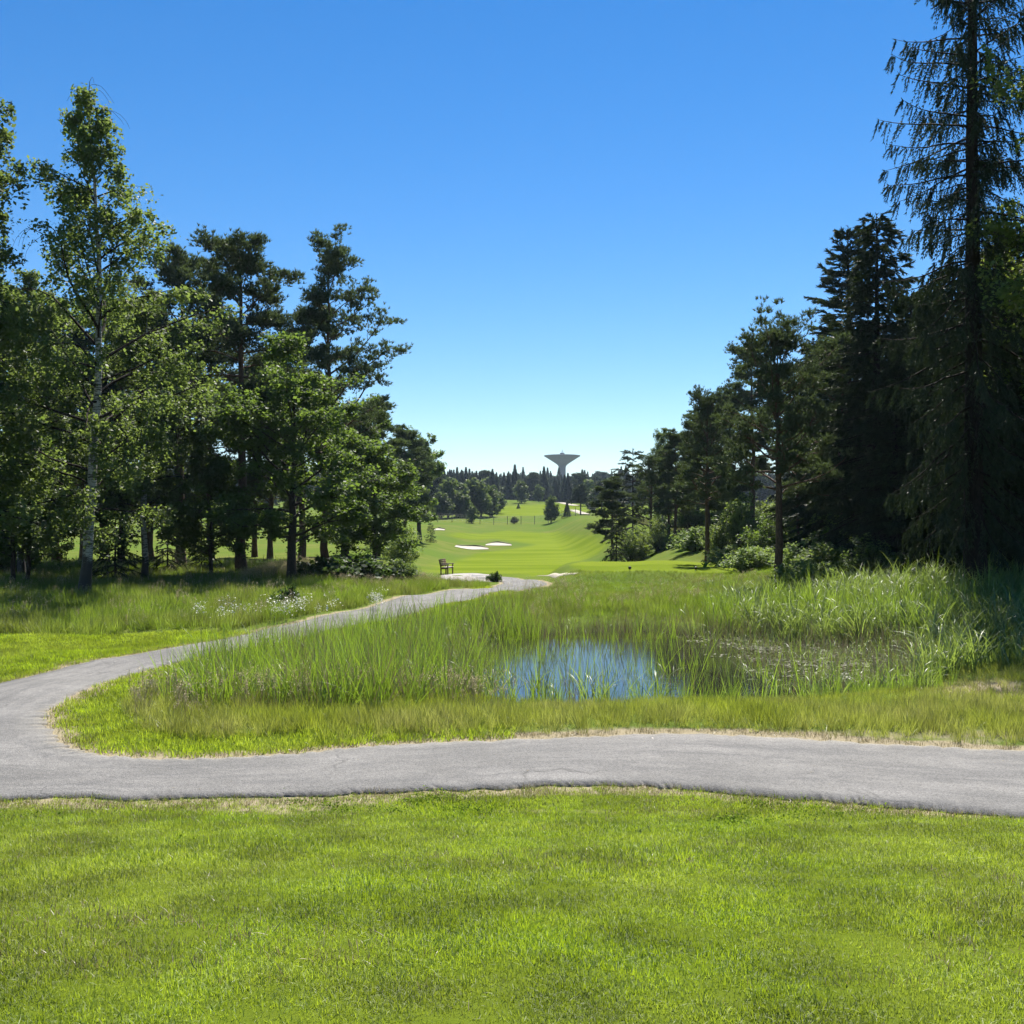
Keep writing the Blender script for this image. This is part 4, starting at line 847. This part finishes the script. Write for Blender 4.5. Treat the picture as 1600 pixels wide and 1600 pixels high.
x, y = cloud(-6, 14, 20, 54, 62); r = pond_r(x, y); ok = in_view(x, y, 2) & island(x, y) & (r > 1.02) & (TEE(x, y) < .1)
pm = (.34 + .66 * smooth01(1.02, 1.6, r[ok])) * (1 - .62 * smooth01(31, 41, y[ok] + .25 * (x[ok] - 3) * (x[ok] < 3))) * (1 - .45 * (1 - smooth01(.4, 2.0, path_sd(x[ok], y[ok])))); place('bank_grass', x[ok], y[ok], cl_rough, 'tall green grass on the far side of the pond', 'grass', (.65, 1.4), mult=pm)
x, y = cloud(-6.5, 10, 13.6, 17, 12); ok = island(x, y) & (x < .2 * rg.random(len(x)) - .3) & (path_sd(x, y) > .9) & (wave(x, y, .9, 1) > .42) & (pond_r(x, y) > 1.0); place('seed_grass', x[ok], y[ok], cl_seed, 'brownish seed heads above the meadow grass', 'grass', (.6, 1.0))
# reeds
x, y = cloud(-6.2, 5.5, 14.5, 31, 40); r = pond_r(x, y); sdv = path_sd(x, y)
dens = smooth01(1.25, 2.3, sdv) * smooth01(14.9, 16.2, y + .12 * (x + 5)) * (1 - smooth01(-2.2, -.2, x - .12 * (y - 18))) ; dens = np.where(y > 23.5, dens * .5, dens)
dens = np.maximum(dens, .4 * (1 - smooth01(.08, .2, np.abs(r - .98))) * (x < 1.0) * (y > 22) * (y < 29)); dens = dens * (.35 + .65 * (wave(x, y, 1.5, .7) > .34))
ok = in_view(x, y, 1) & island(x, y) & (rg.random(len(x)) < dens) & ((r > .8) | (x < -.5)); place('reed_bed', x[ok], y[ok], cl_reed, 'dense green reeds standing left of the pond', 'reeds', (.5, 1.02), .2)
k = rg.random(ok.sum()) < .22; place('dead_reeds', x[ok][k] + .05, y[ok][k], cl_dead, 'straw brown dead stalks among the green reeds', 'reeds', (1.1, 1.6), .3)
x, y = cloud(-2, 8, 17.2, 30, 16); r = pond_r(x, y)
ok = (r < 1.05) & (rg.random(len(x)) < np.where((x > -.3) & (x < 4.9) & (y > 17.6), .02 + .2 * (wave(x, y, 1.2) > .74), .5)); place('pond_reeds', x[ok], y[ok], cl_pale, 'arching pale bladed reeds in the shallow water', 'reeds', (.45, .78), .15, zoff=.0)
x, y = cloud(-1.5, 7, 17.0, 29, 16); r = pond_r(x, y); ok = (r < 1.0) & (rg.random(len(x)) < .09 + .75 * (wave(x, y, 1.7, 2.2) > .56) * (wave(x, y, .9, .3) > .4)); place('water_stems', x[ok], y[ok], cl_thin, 'thin upright rushes growing out of the open water', 'rushes', (.7, 1.25), .08, zoff=.0)
x, y = cloud(-2, 9, 16.4, 20.5, 30); r = pond_r(x, y); ok = (r > .93) & (r < 1.1) & (wave(x, y, 2.3, 1.1) > .45); place('shore_rushes', x[ok], y[ok], cl_thin, 'uneven rushes along the near shore of the pond', 'rushes', (.25, .6), .15, zoff=.05)
x, y = cloud(-1.5, 9.5, 18, 29.5, 30); r = pond_r(x, y); ok = (r < .98) & (rg.random(len(x)) < np.where((x > -.8) & (x < 5.2) & (y < 27.3), .05, .6) * np.where(x > 5, .8, 1)); place('dead_stems', x[ok], y[ok], cl_dead, 'thin brown dead stems poking from the water', 'reeds', (.6, 1.2), .12, zoff=.25)
x, y = cloud(4, 10.5, 20, 28, 30); r = pond_r(x, y); ok = (r < 1.05) & (rg.random(len(x)) < smooth01(4.6, 7.5, x + .1 * (y - 22)) * (.2 + .8 * (wave(x, y, 2.3, 1) > .45))); xx, yy = x[ok], y[ok]; n_ = len(xx)
scatter('floating_leaves', np.stack([xx, yy, np.full(n_, WATER_Z + .02)], -1), np.stack([np.zeros(n_), np.zeros(n_), rg.uniform(0, 6.28, n_)], -1), np.ones((n_, 3)) * rg.uniform(.6, 1.2, n_)[:, None], rg.integers(0, 3, n_), cl_float, 'floating leaves matting the right part of the pond', 'leaves')
x, y = cloud(5.5, 18, 20, 33, 18); r = pond_r(x, y); ok = (r > .92) & in_view(x, y, 2.5) & (y > 20 + .25 * (x - 8)) & (x > 6.4) & (wave(x, y, .8, 3) > .25); place('right_reeds', x[ok], y[ok], cl_pale, 'broad bladed reeds catching light in front of the dark wood', 'reeds', (.6, 1.1), .15)
x, y = cloud(-3, 11, 28, 44, 1.6); ok = island(x, y) & (pond_r(x, y) > 1.0) & (wave(x, y, .9, 2.) > .45); place('bank_weeds', x[ok], y[ok], cl_pale, 'scattered broad bladed weeds on the bank behind the pond', 'weeds', (.28, .5), .25)
x, y = cloud(-3, 11, 28.5, 46, 2); ok = island(x, y) & (pond_r(x, y) > 1.05) & (wave(x, y, .7, .5) > .5); place('bank_seed_heads', x[ok], y[ok], cl_seed, 'pale seed heads over the grass behind the pond', 'grass', (.6, .95))
x, y = cloud(5.0, 10.5, 20, 28.5, 26); ok = (pond_r(x, y) < 1.1) & (rg.random(len(x)) < smooth01(4.8, 6.4, x) * (.25 + .75 * (wave(x, y, 1.6, .9) > .5))); place('pond_scrub', x[ok], y[ok], cl_pale, 'low grey green scrub closing the right side of the pond', 'scrub', (.3, .6), .25, zoff=.2)
x, y = cloud(5.5, 15, 24, 32, 9); ok = in_view(x, y, 2.5) & (pond_r(x, y) > .95) & (wave(x, y, .9) > .4); place('bright_reeds', x[ok], y[ok], cl_reed, 'upright bright green reeds behind the pond', 'reeds', (.8, 1.15), .12)
# rough grass on the left below the trees
x, y = cloud(-34, 0, 25.5, 62, 42); ok = in_view(x, y, 3) & (y > LAWN_EDGE(np.minimum(x, 0)) + .2) & (path_sd(x, y) > .5) & ~in_poly(x, y, GRAVEL) & (x < np.interp(y, [26, 33, 42, 50, 56, 64], [-6.5, -3, -1.5, -1.0, -4.5, -5.5]))
place('rough_grass', x[ok], y[ok], cl_rough, 'tall rough grass under the left wood', 'grass', (.8, 1.6), mult=1 - .6 * smooth01(44, 50, y[ok]) * smooth01(-9, -6, x[ok]))
x2, y2 = x[ok], y[ok]; k = (y2 > 48) & (x2 > -13) & (rg.random(len(x2)) < .3) | (rg.random(len(x2)) < .02); place('rough_seed_heads', x2[k], y2[k], cl_seed, 'reddish brown seeding grass around the bench', 'grass', (.7, 1.1), mult=1 - .5 * smooth01(44, 50, y2[k]) * smooth01(-8, -5.5, x2[k]))
x, y = cloud(-11, -4, 29.0, 36, 4); e = y - LAWN_EDGE(x); ok = (e > .3) & (e < 2.4) & (wave(x, y, 1.6, 1) > .52); place('white_flowers', x[ok], y[ok], cl_fl, 'white meadow flowers at the edge of the rough grass', 'flowers', (.6, 1.1))
x, y = cloud(9, 40, 30, 95, 4.5); ok = in_view(x, y, 2) & (FLOOR_R(x, y) > .3) & (x > 11 + (y - 36) * .12); place('undergrowth', x[ok], y[ok], cl_fernleaf, 'leafy undergrowth covering the floor of the right wood', 'undergrowth', (.8, 1.8))
x, y = cloud(-34, -6, 44, 70, 2.5); ok = in_view(x, y, 2); place('wood_floor_plants', x[ok], y[ok], cl_fernleaf, 'low leafy plants on the left wood floor', 'undergrowth', (.6, 1.3))

# far wood on the ridge: a mass nobody could count
x, y = cloud(-420, 420, 405, 660, .0115 * 2); edge = 408 + 12 * np.sin(x * .03) + 9 * np.sin(x * .09 + 1) + np.clip(np.abs(x - 22) - 30, 0, 200) * -.75
x, y = cloud(-420, 420, 250, 660, .02); edge = 410 + 10 * np.sin(x * .03) + 8 * np.sin(x * .09 + 1) - np.clip(np.abs(x - 22) - 34, 0, 190) * .85; ok = (y > edge) & in_view(x, y, 40); x, y = x[ok], y[ok]
cl_far = bpy.data.collections.new('far_crowns')
for k, t in enumerate(FS + FP + FL):
    cl_far.objects.link(bpy.data.objects.new('far_%02d' % k, t.crown))
n_ = len(x); kind = rg.choice([0, 1, 2, 0, 1, 2, 0, 1, 2, 3, 4, 5, 6, 7, 8], n_); kx = rg.uniform(.66, 1.08, n_) * np.where((rg.random(n_) < .2) & (kind < 3), 1.25, 1)
sc_ = np.stack([kx * 1.2, kx * 1.2, kx], -1); sc_[:, 2] *= np.where(kind >= 6, .78, 1.0); sc_[:, :2] *= np.where(kind < 3, .8, 1.0)[:, None]
scatter('far_forest', np.stack([x, y, H0(x, y) - .4], -1), np.stack([np.zeros(n_), np.zeros(n_), rg.uniform(0, 6.28, n_)], -1), sc_, kind, cl_far, 'dark mixed forest covering the far ridge', 'forest')

# ------------------------------------------------------------------ water tower
TW = at(878.5, 1285); tw = tag(empty('water_tower', TW), 'mushroom shaped concrete water tower above the far forest', 'water tower')
top = CAM_Z + (HOR - 711.5) / F * 1285 - TW[2]     # rim above the tower's foot
b = MB(); th = np.linspace(0, 1, 14); Rr = 22.6
prof = [(4.4, top - 16.5), (4.5, top - 14.6), (5.2, top - 13.0), (6.6, top - 11.4)] + [(6.6 + (Rr - 6.6) * t, top - 11.4 + 10.3 * t**.96) for t in th[1:]] + [(Rr + .15, top - .9), (Rr + .15, top - .1), (Rr - .4, top + .05), (Rr * .6, top + .75), (0.01, top + 1.3)]
b.lathe(prof, 64); b.build('bowl', M['concrete'], tw, True)
b = MB(); b.lathe([(5.0, -1), (4.4, 3), (4.38, top - 16.4)], 40); b.build('stem', M['concrete'], tw, True)
b = MB(); b.lathe([(2.9, top + .9), (2.9, top + 2.9), (2.5, top + 3.1), (0.01, top + 3.3)], 20); b.build('roof_cabin', M['concrete_dark'], tw)
b = MB()
for k in range(4): a_ = PI / 4 + k * PI / 2; b.tube([[2.0 * math.cos(a_), 2.0 * math.sin(a_), top + 3.0], [.25 * math.cos(a_), .25 * math.sin(a_), top + 7.2]], [.16, .1], 5)
b.tube([[0, 0, top + 3], [0, 0, top + 8]], [.35, .1], 6); b.build('mast', M['metal'], tw)

# ------------------------------------------------------------------ bench (seen from its side, facing right)
bx, by = hit(694, 897); bn = tag(empty('park_bench', (bx, by, float(H0(bx, by))), R(-9)), 'brown wooden park bench overlooking the fairway', 'bench')
# local axes: +x forward (the way a sitter looks), y along the bench
for s in (-1, 1):
    b = MB(); yy = s * .72
    b.bar((.40, yy, -.05), (.40, yy, .64), .07, .07); b.build('leg', M['bench_wood'], bn)
    b = MB(); b.bar((-.04, yy, -.05), (-.04, yy, .46), .07, .07); b.bar((-.04, yy, .44), (-.16, yy, .95), .07, .065, (0, 1, 0)); b.build('leg', M['bench_wood'], bn)
    b = MB(); b.bar((-.10, yy, .655), (.50, yy, .655), .08, .045); b.build('armrest', M['bench_sunlit'], bn)
    b = MB(); b.bar((0, yy, .39), (.40, yy, .39), .05, .08); b.build('seat_rail', M['bench_wood'], bn)
for k in range(4):
    b = MB(); b.box(.02 + k * .112, .115 + k * .112, -.80, .80, .432, .464); b.build('seat_slat', M['bench_sunlit'], bn)
for k in range(4):
    z0 = .53 + k * .115; x0 = -.04 - (z0 - .44) * .235 + .05; b = MB(); b.bar((x0, -.76, z0 + .045), (x0, .76, z0 + .045), .03, .098, (0, 0, 1)); b.build('back_slat', M['bench_wood'], bn)

# tee markers
for u, v, lab in ((984, 891, 'black tee marker ball left on the tee'), (1087, 891.5, 'black tee marker ball right on the tee')):
    x_, y_ = hit(u, v); t_ = tag(empty('tee_marker', (x_, y_, float(H0(x_, y_)))), lab, 'tee marker', 'tee markers')
    b = MB(); an = np.linspace(-PI / 2, PI / 2, 13); b.lathe([(max(.003, .085 * math.cos(q)), .12 + .085 * math.sin(q)) for q in an], 18); b.build('ball', M['black_paint'], t_, True)
    b = MB(); b.tube([[0, 0, -.08], [0, 0, .06]], [.014, .014], 8); b.build('spike', M['metal'], t_)

# bunkers: a sand face cut into a mound, with a turf lip behind
def bunker(u, v, wpx, label, depth=4.2, rise=.20, lip=.14, seed=0, skew=0.):
    x0, y0 = hit(u, v); w = wpx / F * y0; rng = np.random.default_rng(seed); root = tag(empty('sand_bunker', (x0, y0, float(H0(x0, y0)))), label, 'bunker', 'sand bunkers')
    z0 = float(H0(x0, y0)); nu, nv = 29, 9; V = []
    for i in range(nu):
        s = i / (nu - 1) * 2 - 1; dl = depth * math.sqrt(max(0, 1 - s * s)) ** .7 * (1 + .22 * math.sin(4 * s + seed))
        for j in range(nv):
            t = j / (nv - 1); xx_ = s * w / 2; yy_ = skew * s + (t - .15) * dl; V.append((xx_, yy_, float(H0(x0 + xx_, y0 + yy_)) - z0 + .06 + (rise * t**1.3 - .1 * math.sin(PI * t)) * min(1, dl / depth * 1.2)))
    f = [(i * nv + j, (i + 1) * nv + j, (i + 1) * nv + j + 1, i * nv + j + 1) for i in range(nu - 1) for j in range(nv - 1)]
    link('sand', np_mesh('sand', V, np.array(f), M['sand'], smooth=True), root)
    L = []
    for i in range(nu):
        p = np.array(V[i * nv + nv - 1]); s = i / (nu - 1) * 2 - 1; e = max(.0, 1 - abs(s)**5); g = lip * e * (1 + .3 * math.sin(5 * s + seed)); back = 7.0 * e + .3; zb = float(H0(x0 + p[0], y0 + p[1] + back)) - z0
        L += [p + [0, .02, -.3], p + [0, -.10 * e, g * .8], p + [0, .15, g], p + [0, .15 + back * .5, g * .7 + (zb - p[2]) * .4], np.array([p[0], p[1] + back, zb - .15])]
    f = [(i * 5 + j, i * 5 + 5 + j, i * 5 + 6 + j, i * 5 + 1 + j) for i in range(nu - 1) for j in range(4)]
    link('turf_lip', np_mesh('turf_lip', np.array(L), np.array(f), M['turf'], smooth=False), root)
M['turf'] = simple_mat('turf', (.075, .095, .022), (.13, .14, .04), 1.2, .95)
bunker(737, 858.5, 54, 'nearer white sand bunker on the left of the fairway', seed=1)
bunker(779, 852.5, 42, 'smaller sand bunker behind and right of the nearer one', seed=2, skew=-.4)
bunker(686, 828.5, 17, 'distant thin sand bunker right of the big lone tree', seed=3, lip=.15)

# far fence: posts and wires
FA, FB = at(684, 232), at(940, 240); n_p = 13
fn = tag(empty('wire_fence', (0, 0, 0)), 'thin wire fence with wooden posts crossing the far fairway', 'fence')
P_ = []
for k in range(n_p):
    t = k / (n_p - 1); x_, y_ = FA[0] + (FB[0] - FA[0]) * t, FA[1] + (FB[1] - FA[1]) * t + 2 * math.sin(5 * t); P_.append((x_, y_, float(H0(x_, y_))))
for p in P_:
    b = MB(); b.tube([[p[0], p[1], p[2] - .3], [p[0], p[1], p[2] + 2.0]], [.07, .065], 7); b.build('post', M['post_wood'], fn)
for hz in (.5, 1.0, 1.5, 1.9):
    b = MB(); b.tube([[p[0], p[1] - .08, p[2] + hz] for p in P_], [.012] * n_p, 4); b.build('wire', M['wire'], fn)

# ------------------------------------------------------------------ air: faint blue haze over the distance
hm, hn, hl = mat('haze'); pvn = hn.new('ShaderNodeVolumePrincipled'); pvn.inputs['Color'].default_value = (.62, .78, 1.0, 1); pvn.inputs['Density'].default_value = .00010; pvn.inputs['Anisotropy'].default_value = .2
ho = hn.new('ShaderNodeOutputMaterial'); hl.new(pvn.outputs[0], ho.inputs['Volume'])
hb = MB(); hb.box(-2600, 2600, -80, 3000, -4, 110)
tag(hb.build('haze', hm), 'thin blue summer haze in the air', 'haze', kind='stuff')
